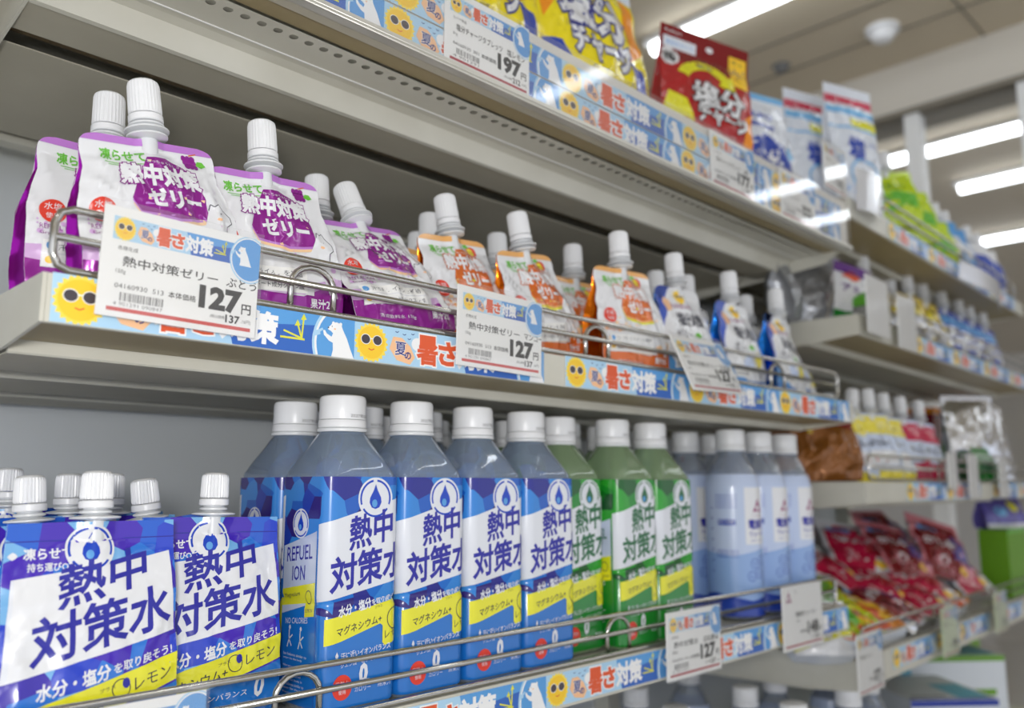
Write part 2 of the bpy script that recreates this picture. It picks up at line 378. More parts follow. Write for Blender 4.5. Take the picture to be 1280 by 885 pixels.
for i, (x, y1, y0, lb) in enumerate(tubes):
    t = thing('tube_light', lb, 'ceiling light', (x, (y0 + y1) / 2, 1.25), group='ceiling tube lights'); hl = (y1 - y0) / 2
    MB().box(-.022, .022, -hl, hl, -.02, 0).build('housing', 'post_white', t)
    MB().tube([(0, -hl + .02, -.034), (0, hl - .02, -.034)], .018, 16).build('tube', 'tube_light', t, True)
t = thing('smoke_detector', 'round white smoke detector dome on the beige ceiling', 'detector', (2.26, .81, 1.25))
MB().lathe([(.045, -.012), (.045, 0)], 32).build('base', 'cap_white', t, 'auto'); MB().lathe([(.012, -.042), (.026, -.036), (.033, -.022), (.034, -.012)], 32).build('dome', 'cap_white', t, 'auto')
for x, y, lb in ((2.26, 1.11, 'small dark sprinkler head on the ceiling left of the detector'),):
    t = thing('sprinkler_head', lb, 'sprinkler', (x, y, 1.25)); MB().lathe([(.006, -.02), (.018, -.018), (.02, -.012), (.006, -.01), (.026, -.002), (.028, 0)], 20).build('deflector', 'grey', t, 'auto')

# ================================================================== SHELVING
XL, XR = .123, 1.026
YT, YM, YB = .430, .436, .457
def fence(x0, x1, y, zb, loops, label, parent_fr=None, h=.031):
    t = thing('wire_guard', label, 'wire guard', (x0, y, zb)) if parent_fr is None else thing('wire_guard', label, 'wire guard', *parent_fr)
    L = x1 - x0; r = .0020; c = .008
    loop = [(c, 0, 0), (L - c, 0, 0), (L - c * .3, 0, c * .3), (L, 0, c), (L, 0, h - c), (L - c * .3, 0, h - c * .3), (L - c, 0, h), (c, 0, h), (c * .3, 0, h - c * .3), (0, 0, h - c), (0, 0, c), (c * .3, 0, c * .3)]
    MB().tube(loop, r, 10, True).build('frame_wire', 'steel', t, True)
    MB().tube([(0, 0, h * .52), (L, 0, h * .52)], r, 10).build('middle_wire', 'steel', t, True)
    for lx in loops:
        pts = [(lx - .015, .004, -.002)] + [(lx - .015 * math.cos(R(a)), .004, h - .016 + .013 * math.sin(R(a))) for a in range(0, 181, 20)] + [(lx + .015, .004, -.002)]
        MB().tube(pts, r, 10).build('support_loop', 'steel', t, True)
    return t
def shelf(name_label, x0, x1, yf, zb, zt, depth=.415, rot=0, loc=None, perforated=False, brackets=True):
    """display shelf; local origin = lower left front corner of the price rail"""
    t = thing('display_shelf', name_label, 'shelf', loc or (x0, yf, zb), (0, 0, rot)); L = x1 - x0; H = zt - zb
    MB().prism([(0, 0), (0, H), (depth, H), (depth, H - .004), (.004, H - .004), (.004, 0)], 0, 0, L).build('shelf_board', 'shelf_paint', t)
    if perforated:
        mb = MB(); y0, y1 = .030, .048; st = .0115; n = int(L / st)
        for i in range(n):
            cx = st * (i + .5); k = len(mb.v); xa, xb = st * i, st * (i + 1); cy = (y0 + y1) / 2; rim = []; out = []
            for j in range(12):
                a = 2 * math.pi * (j + .5) / 12; rim.append((cx + .0031 * math.cos(a), cy + .0031 * math.sin(a), 0))
            for j, (qx, qy) in enumerate(((1, .33), (1, 1), (.33, 1), (-.33, 1), (-1, 1), (-1, .33), (-1, -.33), (-1, -1), (-.33, -1), (.33, -1), (1, -1), (1, -.33))): out.append((cx + qx * st / 2, cy + qy * (y1 - y0) / 2, 0))
            mb.v += rim + out
            for j in range(12): jj = (j + 1) % 12; mb.f.append((k + j, k + 12 + j, k + 12 + jj, k + jj)); mb.mi.append(0)
        mb.build('perforated_strip', 'shelf_paint', t)
        MB().prism([(.004, 0), (.012, 0), (.012, .007), (.004, .007)], 0, 0, L).build('lower_lip', 'shelf_under_shade', t)
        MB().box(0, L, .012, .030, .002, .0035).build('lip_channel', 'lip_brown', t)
        MB().prism([(.048, 0), (.0635, 0), (.0635, .001), (.048, .001)], 0, 0, L).build('lip_plate', 'shelf_paint', t)
        MB().box(0, L, .0625, .0635, -.0008, 0).build('crease', 'post_white', t)
        MB().prism([(.0635, 0), (.070, .0), (.077, -.002), (.081, -.017), (.085, -.0175), (.085, H - .004), (.0635, H - .004)], 0, 0, L).build('front_rib', 'shelf_paint', t)
        MB().box(0, L, .085, .124, -.0165, -.0155).build('underside_plate', 'shelf_under_shade', t)
        MB().box(0, L, .146, .30, -.0165, -.0155).build('underside_plate', 'shelf_under_shade', t)
        MB().box(0, L, .32, .335, -.0165, H - .004).build('rear_rib', 'shelf_paint', t)
        MB().box(0, L, .124, .146, -.008, -.006).build('groove_plate', 'groove_shade', t)
    else:
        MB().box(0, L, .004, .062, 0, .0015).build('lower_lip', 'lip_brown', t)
        for a, b2 in ((.064, .144), (.182, .275), (.309, .38)):
            MB().prism([(a, -.0065), (a + .001, -.0075), (a + .003, -.0075), (a + .003, H - .004), (a, H - .004)], 0, .002, L - .002).build('underside_rib', 'shelf_paint', t)
            MB().box(.002, L - .002, a + .003, b2, -.0075, -.0065).build('rib_bottom', 'shelf_under_shade', t)
    if brackets:
        for bx in (-.0022, L + .0002):
            MB().prism([(.012, -.001), (.03, -.012), (.12, -.020), (depth, -.045), (depth, H - .001), (.004, H - .001), (.004, 0)], 0, bx, bx + .002).build('side_bracket', 'shelf_paint', t) if perforated else \
            MB().prism([(0, 0), (.06, -.006), (depth, -.012), (depth, H), (0, H)], 0, bx, bx + .002).build('side_bracket', 'shelf_paint', t)
    return t
zM0, zM1 = .0775, .1015
shelf('beige middle shelf holding the jelly pouches with spouts', XL, XR, YM, zM0, zM1, depth=.852 - YM)
shelf('beige lower shelf holding the blue and green drink bottles', XL, XR, YB, -.168, -.140, depth=.852 - YB)
shelf('beige top shelf with punched holes under the candy bags', XL, XR, YT, .293, .314, perforated=True)
# gondola frame of the near bay
t = thing('shelving_frame', 'grey back panel and uprights of the near shelving bay', 'shelving', (0, .853, -EYE))
MB().box(-1.0, XR + .028, 0, .012, .12, EYE + .33).build('back_panel', 'back_paint', t)
for x in (XL - .036, XR + .0035):
    MB().box(x, x + .026, -.028, 0, 0, EYE + .36).build('upright', 'shelf_paint', t)
# neighbour bay on the left: only its bracket and shelf end show in the top left corner
shelf('beige shelf end of the neighbouring bay in the top left corner', -.80, XL - .040, YT, .293, .314, perforated=True)
fence(.125, XR - .03, YM + .003, zM1 + .003, (.147, .42, .73), 'chrome wire guard along the middle shelf in front of jelly pouches')
fence(.125, XR - .022, YB + .003, -.1375, (.160, .468, .80), 'chrome wire guard along the lower shelf in front of drink bottles')
# price rail of the top shelf: clear plastic channel
t = thing('price_rail', 'clear plastic price rail along the top shelf edge', 'price rail', (XL, YT, .293)); L = XR - XL
MB().box(0, L, -.0065, -.0058, .001, .062).build('clear_cover', 'clear_plastic', t)
MB().box(0, L, -.0015, -.0005, .001, .061).build('backing', 'card_back', t)
MB().prism([(-.008, -.002), (-.008, .003), (-.0068, .003), (-.0068, -.0005), (0, -.0005), (0, -.002)], 0, 0, L).build('metal_edge', 'alu', t)
for k in range(2): MB().tube([(0, -.0085, -.0005 - .0022 * k), (L, -.0085 + .0015 * k, -.0005 - .0022 * k)], .0007, 6).build('edge_bead', 'alu', t, True)

# far bay, turned very slightly
TH = R(1.7); OX, OY = 1.053, .436
def far(x, d, z): return (OX + x * math.cos(TH) - d * math.sin(TH), OY + x * math.sin(TH) + d * math.cos(TH), z)
FL = .90
for dy, zb, zt, lb in ((0, .346, .372, 'beige top shelf of the far bay under the lime and blue pouches'), (-.004, .190, .216, 'beige second shelf of the far bay with two blank cards at its end'),
                       (0, -.020, .006, 'beige third shelf of the far bay with yellow and red pouches'), (.022, -.243, -.186, 'beige fourth shelf of the far bay heaped with candy bags')):
    if zb < -.2: zt = -.207
    shelf(lb, 0, FL, 0, zb, zt, depth=.413 - dy, rot=TH, loc=far(0, dy, zb))
t = thing('shelving_frame', 'grey back panel and uprights of the far shelving bay', 'shelving', far(0, .415, -EYE), (0, 0, TH))
MB().box(.005, FL + .03, 0, .012, .12, EYE + .37).build('back_panel', 'back_paint', t)
for x in (FL + .005,): MB().box(x, x + .024, -.028, 0, 0, EYE + .40).build('upright', 'shelf_paint', t)
for dy, z, x1, lp, lb in ((.003, .375, .86, (.4,), 'chrome wire guard on the top shelf of the far bay'), (-.001, .219, .88, (.5,), 'chrome wire guard on the second shelf of the far bay'),
                  (.003, .009, .86, (.3,), 'chrome wire guard in front of the yellow and red pouches'), (.025, -.204, .86, (.3, .6), 'chrome wire guard holding back the candy bags')):
    tt = fence(.02 if z < .2 else .12, x1, 0, 0, lp, lb, parent_fr=(far(.02 if z < .2 else .12, dy, z), (0, 0, TH)))

# ================================================================== PROMOTION STRIPS
def strip_proto(l, scale=1.0, w=173):
    t = thing('promotional_strip', l, 'shelf strip', (0, 0, 0)); a = Art(); a.merge(PROMO, 0, 0, scale)
    MB().box(0, w * scale / 1000, 0, .0004, 0, .024 * scale).build('paper', 'card', t)
    a.wrap(flat, 'printed_artwork', t, clip=(0, 0, w * scale, 24 * scale), off=.05, gap=.045, normals=False)
    return freeze(t)
P0 = strip_proto('x')
SPOT = {}
def strip(x, y, z, label, grp, rot=0, tilt=0, first=[True]):
    if first[0]: first[0] = False; o = P0; o.location = (x, y, z + EYE); o.rotation_euler = (tilt, 0, rot); o['label'] = label; o['group'] = grp; return o
    return dup(P0, (x, y, z), (tilt, 0, rot), label, grp)
for i, x in enumerate((.125, .298, .496, .669, .842)):
    lb = ['at its left end behind grape price card', 'between the grape and mango price cards', 'right of the mango price card', 'behind the third price card', 'at the right end'][i]
    strip(x, YM - .0008, zM0 + .0004, 'sun and bear strip on the middle shelf ' + lb, 'summer strips on the middle shelf')
for i, x in enumerate((.148, .321, .494, .680, .853)):
    lb = ['at its left end below the blue pouches', 'below the first blue bottles', 'below the green bottles', 'behind the price card of the green bottles', 'at its right end'][i]
    strip(x, YB - .0008, -.1655, 'sun and bear strip on the lower shelf ' + lb, 'summer strips on the lower shelf')
for row in range(2):
    for i, x in enumerate((.135, .308, .481, .654, .827)):
        lb = ['at the far left', 'left of the yellow bag price card', 'under the yellow candy bag', 'under the red candy bag', 'at the right end'][i]
        strip(x + row * .004, YT - .0035, .2945 + row * .0255, 'sun and bear strip in top rail, %s row, %s' % (('lower', 'upper')[row], lb), 'summer strips in the top rail')
for k, (dy, z, xs) in enumerate(((0, .347, (.14, .313, .486, .659)), (-.004, .191, (.21, .383, .556, .72)), (0, -.0185, (.14, .313, .56, .727)), (.022, -.2335, (.11, .283, .39, .60)))):
    nm = ('top', 'second', 'third', 'fourth')[k]
    for i, x in enumerate(xs):
        x2, y2, z2 = far(x, dy - .001, z); strip(x2, y2, z2, 'blurred strip on the %s shelf of the far bay, %s from its left end' % (nm, ('first', 'second', 'third', 'fourth')[i]), 'summer strips in the far bay', TH)

# ================================================================== PRICE CARDS
def header(a, w, h, y=None):
    """small banner at the head of a card"""
    k = (w - 10) / 173.
    a.merge(PROMO, 5, h - 5 - 24 * k * 1.15, k, 1, ky=k * 1.15)
def card_art(w, h, name, price, tax, maker='', size='', code='', head=True, frac='', green=False):
    a = Art(); s = w / 86.
    a.rect(0, 0, w, h, 'card_green' if green else 'card', 0)
    if head: header(a, w, h)
    if maker: a.text(maker, 8 * s, h - 22.5 * s, 2.4 * s, 'black', 2)
    if name:
        nm = name.split('|'); a.text(nm[0], 11 * s, h - 30.5 * s, 5.3 * s, 'black', 2, w=float(nm[1]) * s, bold=.012)
        if len(nm) > 2: a.text(nm[2], float(nm[3]) * s, h - 30.5 * s, 5.3 * s, 'black', 2, w=float(nm[4]) * s, bold=.012)
    if size: a.text(size, 8 * s, h - 35 * s, 2.6 * s, 'black', 2)
    if code:
        a.text(code, 8 * s, 15 * s, 2.5 * s, 'black', 2, w=25 * s); x = 11 * s; random.seed(len(name)); 
        while x < 33 * s:
            q = random.choice((.3, .5, .8)) * s; a.rect(x, 8.6 * s, x + q, 13 * s, 'grey', 2); x += q + random.choice((.3, .5, .7)) * s
        a.text('4 901291 090847' if '513' in code else '4 901291', 8 * s, 6 * s, 2.0 * s, 'grey', 2, w=25 * s)
    a.text('本体価格', 35.5 * s, 14.5 * s, 3.5 * s, 'black', 2, w=15 * s, bold=.012)
    a.text(price, 53 * s, 13.0 * s, 11.2 * s, 'black', 2, w=22.5 * s, bold=.055)
    a.text('円', 77 * s, 12.5 * s, 5.6 * s, 'black', 2, bold=.02)
    a.text('(税込価格', 59 * s, 7.6 * s, 2.2 * s, 'black', 2, w=8.4 * s); a.text(tax, 68 * s, 6.5 * s, 4.2 * s, 'black', 2, w=8 * s, bold=.03); a.text(frac or '.16円)', 77 * s, 6.8 * s, 2.6 * s, 'black', 2, w=6 * s)
    a.rect(5 * s, 3.0 * s, w - 3 * s, 5.0 * s, 'red' if '513' in code else 'dkred', 2)
    return a
def card(label, x, y, z, w, h, art, rot=0, tilt=0, roll=0, holder=True, grp=None, m='card'):
    t = thing('price_card', label, 'price card', (x, y, z), (tilt, roll, rot), grp)
    MB().box(0, w / 1000, 0, .0005, 0, h / 1000).build('card_stock', m, t)
    if art: art.wrap(flat, 'printed_text', t, clip=(0, 0, w, h), off=.06, gap=.04, normals=False)
    if holder:
        MB().box(-.001, w / 1000 + .001, -.0020, -.0016, -.001, h / 1000 + .003).build('clear_sleeve', 'clear_plastic', t)
    return t
card('grape jelly price card reading 127 on the middle shelf', .1435, .4305, .0835, 85, 56.5, card_art(85, 56.5, '熱中対策ゼリー|51|ぶどう|67|18', '127', '137', '赤穂化成', '150g', '04160930  513'), roll=R(1.2))
card('mango jelly price card reading 127 on the middle shelf', .378, .4305, .0825, 85, 56.5, card_art(85, 56.5, '熱中対策ゼリー|51|マンゴー|67|20', '127', '137', '赤穂化成', '150g', '04160930  513'), roll=R(1))
card('tilted citrus jelly price card reading 127 on the middle shelf', .640, .412, .085, 88, 57, card_art(88, 57, '熱中対策ゼリー|48|日向夏|64|18', '127', '137', '赤穂化成', '150g', '04160930  001'), tilt=R(-24), roll=R(-1))
card('price card reading 127 below the green bottles on the lower shelf', .641, .4485, -.168, 88, 58, card_art(88, 58, '熱中対策水|38|日向夏味|58|24', '127', '137', '赤穂化成', '500ml', '04160930  001'), roll=R(0))
a = card_art(84, 60, '', '148', '159', head=False, frac='.84円)'); a.poly([(11, 50), (14, 56), (17, 50)], 'plum', 1).poly([(8, 45), (14, 45), (11, 50.5)], 'plum', 1).poly([(14, 45), (20, 45), (17, 50.5)], 'plum', 1)
a.text('イオン', 24, 53, 2.6, 'black', 2); a.text('電解質ウォーター', 27, 30, 5.2, 'black', 2, w=44, bold=.012); a.text('500ml', 27, 25, 2.4, 'black', 2)
card('headerless price card reading 148 with a plum triangle mark', .851, .4485, -.171, 92, 66, Art().merge(a, 0, 0, 1.09))
card('price card below the large blue pouch in the bottom left corner', .131, .4455, -.163, 88, 57, card_art(88, 57, '熱中対策水|38|レモン味|58|20', '148', '159', '赤穂化成', '300g', '04160930  001'), roll=R(-.3))
card('lemon salt tablet price card reading 197 in the top rail', .359, YT - .0052, .2955, 86, 57, card_art(86, 57, '塩分チャージタブレッツ|46|塩レモン|62|19', '197', '212', 'カバヤ食品', '81g', '04160930  001', frac='.76円)'), holder=False)
card('price card reading 177 in the top rail below the red bags', .704, YT - .0052, .2955, 86, 57, card_art(86, 57, '塩分チャージタブレッツ|46|梅|66|6', '177', '191', 'カバヤ食品', '', '04160930  001'), holder=False)
card('price card reading 322 near the right end of the top rail', .846, YT - .0052, .2955, 86, 57, card_art(86, 57, '塩タブレット|36', '322', '347', '', '', '04160930  001'), holder=False)
for (x, dy, z, wd, h, lb, gr, pr) in ((-.085, -.006, .362, 66, 60, 'price card standing above the right end of the top rail', 0, '327'),
        (.003, -.014, .192, 78, 76, 'plain white card at the left end of the far second shelf', 0, None), (.112, -.014, .186, 74, 74, 'plain white card right of the other on the far second shelf', 0, None),
        (-.045, .006, -.240, 80, 68, 'price card at the left end of the candy bag shelf', 0, '277'), (.262, .006, -.240, 74, 68, 'pale green price card in the middle of the candy bag shelf', 1, '298'), (.535, .006, -.240, 74, 66, 'pale green price card at the right end of the candy bag shelf', 1, '278'),
        (.285, -.012, -.002, 44, 52, 'small clear faced card beside the red pouches', 0, None), (.385, -.012, -.018, 52, 68, 'grey card below the silver bag', 0, None), (.560, -.012, -.018, 52, 66, 'grey card right of the silver bag', 0, None)):
    aa = card_art(wd, h, '熱中飴タブレット|40', pr, '299', '', '', '', head=True, green=bool(gr)) if pr else None
    card(lb, *far(x, dy, z), wd, h, aa, rot=TH, m='card_green' if gr else 'card')
# mirror-like curled card at the far bay
M('mirror_card', (238, 240, 246), .22, .6)
def curled(label, loc, w, h, depth, rot, m='mirror_card', roll=0):
    t = thing('curled_card', label, 'card', loc, (0, roll, rot)); mb = MB(); n = 14
    for i in range(n + 1):
        s = i / n; x = w * s; y = -depth * math.sin(math.pi * s)
        mb.v += [(x, y, 0), (x, y - depth * .2, h), (x, y + .0006, 0), (x, y + .0006 - depth * .2, h)]
    for i in range(n):
        k = 4 * i; mb.f += [(k, k + 4, k + 5, k + 1), (k + 2, k + 3, k + 7, k + 6), (k, k + 2, k + 6, k + 4), (k + 1, k + 5, k + 7, k + 3)]; mb.mi += [0] * 4
    mb.f += [(0, 1, 3, 2), (4 * n, 4 * n + 2, 4 * n + 3, 4 * n + 1)]; mb.mi += [0, 0]
    return mb.build('sheet', m, t, 'auto')
curled('shiny mirror-like card standing right of the top rail end', far(.015, -.006, .357), .085, .056, .010, TH)
curled('long curled shiny card hanging from the far top shelf', far(.39, -.02, .330), .235, .030, .020, TH, roll=R(6))

# ================================================================== POUCHES AND BAGS
def interp(tab, v):
    if v <= tab[0][0]: return tab[0][1]
    for (a, p), (b, q) in zip(tab, tab[1:]):
        if v <= b: s = (v - a) / (b - a); return p + (q - p) * s
    return tab[-1][1]
def pouch(W, H, T, B, seed, prof, base_m, back_m, gusset_m, art, seal=8, spout=None, cap_m='cap_white', wr=1.3, name='jelly_pouch', curl=0.0, step=3.2, top_curve=0, ruffle=0.0, lift=.32):
    """stand-up pouch, base centre at the origin, printed face to -Y"""
    t = thing(name, 'x', 'pouch', (0, 0, 0)); Hs = H - seal; ox = seed * 13.7
    def sheet(u, v, off=0, side=1):
        s = max(-1, min(1, u / W)); hw = interp(prof, v); x = s * hw
        k = max(0, min(1, (Hs - v) / (.72 * Hs))); tt = T * k ** .85
        env = math.sin(math.pi * max(0, min(1, (v + 6) / (Hs + 6)))) ** .6 if v < Hs else 0
        bl = B * (1 - s * s) * env
        ns = max(1, W / 44); n1 = 1 - 2 * abs(noise.noise(Vector((x / 21 / ns + ox, v / 26 / ns, side * 3.1)))); n2 = 1 - 2 * abs(noise.noise(Vector((x / 9 / ns + ox, v / 13 / ns + x / 40, side * 7 + 2))))
        wk = wr * (n1 * 1.4 + n2 * .55) * (env * .85 + .15) * (1 if v < Hs else .35)
        y = tt + bl + wk - wr
        if spout: y += 6.0 * math.exp(-(x / 10.5) ** 2) * max(0, min(1, (v - (H - 34)) / 30)) * (1 if side > 0 else .8)
        y += ruffle * math.sin(x / W * 7 + seed) * max(0, (v - Hs * .6) / H)
        y = max(y, .25 + (.6 if side > 0 else 0)) + off; yc = curl * max(0, (v / H - .45)) ** 2 * 100
        z = v + top_curve * (1 - s * s) * (v / H) - (1.5 * (1 - s * s) * (1 - v / H) if v < 10 else 0) + .0
        return Vector((x, (-y if side > 0 else y) + yc, z))
    cu, cv = frange(-W, W, step), frange(0, H - 6, step) + [H - 6, H - 4.5, H - 3, H - 2, H - 1]
    A = Art().rect(-W, 0, W, H, base_m, 0); fp = A.wrap(lambda u, v, o: sheet(u, v, o), 'front_panel', t, cu, cv, off=0, gap=0)
    art.wrap(lambda u, v, o: sheet(u, v, o), 'printed_artwork', fp, cu, cv, clip=(-W, 0, W, H), off=lift, gap=.08)
    Art().rect(-W, 0, W, H, back_m, 0).wrap(lambda u, v, o: sheet(-u, v, o, -1), 'back_panel', t, frange(-W, W, 8), frange(0, H, 8), off=0, gap=0)
    nv = int(H / 4)
    for sd in (-1, 1):
        mb = MB(); k0 = 0
        for i in range(nv + 1):
            v = H * i / nv; a = sheet(sd * W, v); c = sheet(sd * W, v, 0, -1); inn = min(9, abs(a.y - c.y) * .55) + .5 * noise.noise(Vector((v / 7, ox, sd)))
            mid = (a + c) / 2; mid.x -= sd * inn; mb.v += [a * .001, mid * .001, c * .001]
        for i in range(nv):
            k = k0 + 3 * i; mb.f += [(k, k + 3, k + 4, k + 1), (k + 1, k + 4, k + 5, k + 2)]; mb.mi += [0, 0]
        mb.build('side_gusset', gusset_m, t, True)
    mb = MB(); n = 14
    for i in range(n + 1): u = -W + 2 * W * i / n; mb.v += [sheet(u, 0) * .001, sheet(-u if 0 else u, 0, 0, -1) * .001]
    for i in range(n): mb.f.append((2 * i, 2 * i + 1, 2 * i + 3, 2 * i + 2)); mb.mi.append(0)
    mb.build('bottom_gusset', gusset_m, t, True)
    if spout:
        r, zc, hc, fl = spout; yo = curl * .55 ** 2 * 100 * .001; z0 = (H - 10) / 1000
        pr = [(.0055, z0), (.0055, H * .001)]
        for q in fl: pr += [(.0052, H * .001 + q - .0012), (q and .0 + fl[q], H * .001 + q), (fl[q], H * .001 + q + .0009), (.0054, H * .001 + q + .0022)]
        pr += [(.0062, zc - .001), (.0062, zc + .004)]
        sp = MB().lathe(pr, 28, cy=yo).build('spout', 'spout_plastic', t, 'auto')
        cp = MB().lathe([(r - .0004, zc + .0046), (r, zc + .006, 1), (r - .0003, zc + hc - .0035, 1), (r - .0008, zc + hc - .0015), (r - .0022, zc + hc - .0003), (r - .005, zc + hc)], 56, .0007, cy=yo).build('screw_cap', cap_m, t, 'auto')
        MB().lathe([(r - .0002, zc - .0002), (r + .0004, zc + .0004), (r + .0003, zc + .0036), (r - .0006, zc + .0042)], 40, cy=yo).build('tamper_ring', cap_m, cp, 'auto')
    return freeze(t)
JP = [(0, 42), (4, 44), (14, 45), (50, 44.5), (64, 41), (74, 38), (84, 38.5), (88, 38.5), (91, 37.4), (93, 35.4), (94.3, 32.6), (95, 29)]
def jelly_art(ink, seal, pale, fruit, drop='果汁2%'):
    a = Art()
    a.rect(-45, 90.5, 45, 95, seal, 0)
    a.text('凍らせて', -33, 79.5, 7.0, 'green_ink', 2, w=27, bold=.03, lean=.05).line([(-31, 78.2), (-20, 77.4), (-6, 78)], .5, 'green_ink', 2).line([(-29, 76.6), (-12, 76)], .4, 'green_ink', 2)
    blob = [(-13, 48), (-17, 56), (-14, 66), (-9, 76), (-5, 83), (8, 84), (20, 80), (26, 74), (29, 62), (28, 48), (8, 45)]
    a.poly([(x * .98, y + (-3.6 if y < 58 else -2)) for x, y in blob], 'banner' if ink != 'magenta' else 'pale_orange', 1)
    a.poly([(x, y + (-1.6 if y < 58 else 0)) for x, y in blob], 'lilac' if ink == 'magenta' else 'orange_seal', 2); a.poly(blob, ink, 3)
    a.text('ねっちゅうたいさく', -6, 79.2, 2.0, 'film_white', 4, w=26, shear=-.02)
    a.text('熱中対策', -22, 65.2, 12.6, 'film_white', 5, w=50, bold=.05, outline=.045, om=ink)
    a.text('ゼリー', -8.5, 51.8, 11, 'film_white', 5, w=33, bold=.05)
    if fruit == 'grape':
        for q in range(9): a.ell(23 + (q % 3) * 3.0 + (q // 3) * .8, 87.5 - (q // 3) * 2.6, 1.9, 1.9, 'magenta', 2, 12)
        a.line([(27, 89.5), (33, 91)], .6, 'orange_ink', 3).poly([(31, 84), (35, 82.5), (38.5, 84), (36, 86.5), (32.5, 86.5)], 'green_ink', 2)
    else:
        a.ell(22, 84.5, 7, 4.4, 'glare_red', 2).ell(20, 84, 4.5, 3.4, 'lemon', 3).poly([(10, 89), (16, 90.5), (20, 88), (14, 87)], 'green_ink', 4)
    # polar bear lying across the lower part
    a.poly([(-28, 26), (-20, 34), (-8, 39), (12, 39), (24, 44), (28, 52), (31, 57.5), (33, 56), (35.5, 57.5), (37, 54), (41, 50), (41.5, 47), (38, 44.5), (36, 36), (38, 26), (40, 14), (35, 13), (30, 24), (22, 22), (22, 14), (15, 14), (12, 25), (-12, 24)], 'film_white', 5)
    a.line([(29, 54), (31, 57.8), (33, 56.4), (35.5, 57.8), (37, 54.6), (41, 50.4), (41.6, 46.8), (38, 44.2), (37, 38)], .5, 'ink_dark', 6).ell(34.5, 51.5, .5, .5, 'ink_dark', 6, 8).ell(33, 48, 1.6, 1, 'peach', 6, 10)
    # speckled tint then the solid foot
    rd = random.Random(3)
    for q in range(80):
        x, y = rd.uniform(-41, 41), rd.uniform(20, 46); s = rd.uniform(.5, 2.2) * (1.3 - (y - 20) / 34); a.ell(x, y, s, s, pale, 0, 8)
    a.rect(-45, 14, 45, 27, pale, 0).poly([(-45, 0), (45, 0), (45, 18), (30, 20), (14, 13), (-10, 14), (-30, 17), (-45, 19)], ink, 1)
    a.ell(-32.5, 47.5, 7, 7, 'glare_red', 6, 26).text('水塩', -37, 48, 4.4, 'film_white', 7, w=9).text('使用', -36, 43, 3.4, 'film_white', 7, w=7)
    a.text('REFUEL ION', -39, 36.5, 2.8, 'film_white' if 0 else ink, 6, w=19).text('Grape Jelly' if ink == 'magenta' else 'Mango Jelly', -39, 32.6, 2.4, ink, 6, w=16)
    a.rect(-38, 14.5, 17, 30.5, 'film_white', 6).rect(-37.4, 23, 16.4, 30, 'card', 7).rect(-37.4, 15, 16.4, 22.2, 'card', 7)
    a.ell(-34, 26.5, 2, 2.4, 'sky', 8, 14).text('汗で失うイオンを補給', -30, 24.4, 3.8, 'ink_dark', 8, w=43).ell(-34, 18.6, 2.1, 2.1, 'sun_yellow', 8, 14).text('運動サポート成分クエン酸', -30, 16.8, 3.5, 'ink_dark', 8, w=44)
    a.text(drop, 19, 7, 5.2, 'film_white', 7, w=19, bold=.02).text('清涼飲料水 150g', -30, 5.5, 3, 'film_white', 7, w=32)
    return a
GSP = (.0092, .1058, .0252, {.0018: .0112, .0052: .0122, .0083: .0098})
grape = [pouch(45, 95, 13, 6, sd, JP, 'film_white', 'film_white', 'magenta_foil', jelly_art('magenta', 'lilac', 'pale_magenta', 'grape'), spout=GSP, wr=wv, curl=cv) for sd, wv, cv in ((1, 1.3, 0.0), (2, 2.4, .05))]
mango = [pouch(45, 95, 13, 6, sd, JP, 'film_white', 'film_white', 'orange_foil', jelly_art('orange_ink', 'orange_seal', 'pale_orange', 'mango', '果汁3%'), spout=GSP, wr=wv) for sd, wv in ((3, 1.6), (4, 2.2))]
def citrus_art():
    a = Art(); a.poly([(-45, 68), (-20, 95), (-45, 95)], 'soft_blue', 0).poly([(-45, 30), (-38, 60), (-26, 84), (-20, 95), (-45, 95)], 'soft_blue', 0)
    a.poly([(-38, 78), (-30, 84), (-22, 80), (-24, 70), (-33, 68)], 'peach', 1)
    sun_art(a, -6, 84, 6.5, 2); a.text('日向夏＆塩', -24, 72, 5, 'plum', 3, w=34)
    a.text('塩分対策', -20, 54, 14, 'ink_dark', 3, w=48, bold=.02).text('ゼリー', -28, 40, 10, 'ink_dark', 3, w=26, lean=.1)
    a.ell(18, 30, 9, 10, 'lemon', 3).ell(15, 33, 3, 4, 'banner', 4).ell(-6, 26, 10, 8, 'pale_blue', 2).poly([(2, 44), (10, 41), (14, 45), (7, 48)], 'green_ink', 4)
    a.rect(-45, 0, 45, 9, 'water_blue2', 1).rect(-36, 11, -4, 19, 'card', 4).text('熱中対策に', -34, 13, 4, 'ink_dark', 5, w=28)
    a.poly([(-45, 0), (-45, 30), (-34, 14), (-10, 9)], 'sky', 1)
    return a
citrus = [pouch(45, 95, 13, 6, sd, JP, 'film_white', 'film_white', 'blue_foil', citrus_art(), spout=GSP, wr=wv) for sd, wv in ((5, 1.6), (6, 2.0))]
used = set()
def put(proto, x, y, z, yaw=0, tilt=0, roll=0, label='', group=None, cat=None, far_d=None):
    """first call moves the prototype itself, later calls copy it with its parts"""
    rot = (R(-tilt), R(roll), R(yaw))
    if proto.name in used: o = dup(proto, (x, y, z), rot, label, group)
    else:
        used.add(proto.name); o = proto; o.location = (x, y, z + EYE); o.rotation_euler = rot; o['label'] = label
        if group: o['group'] = group
    if cat: o['category'] = cat
    return o
ZM = zM1 + .001
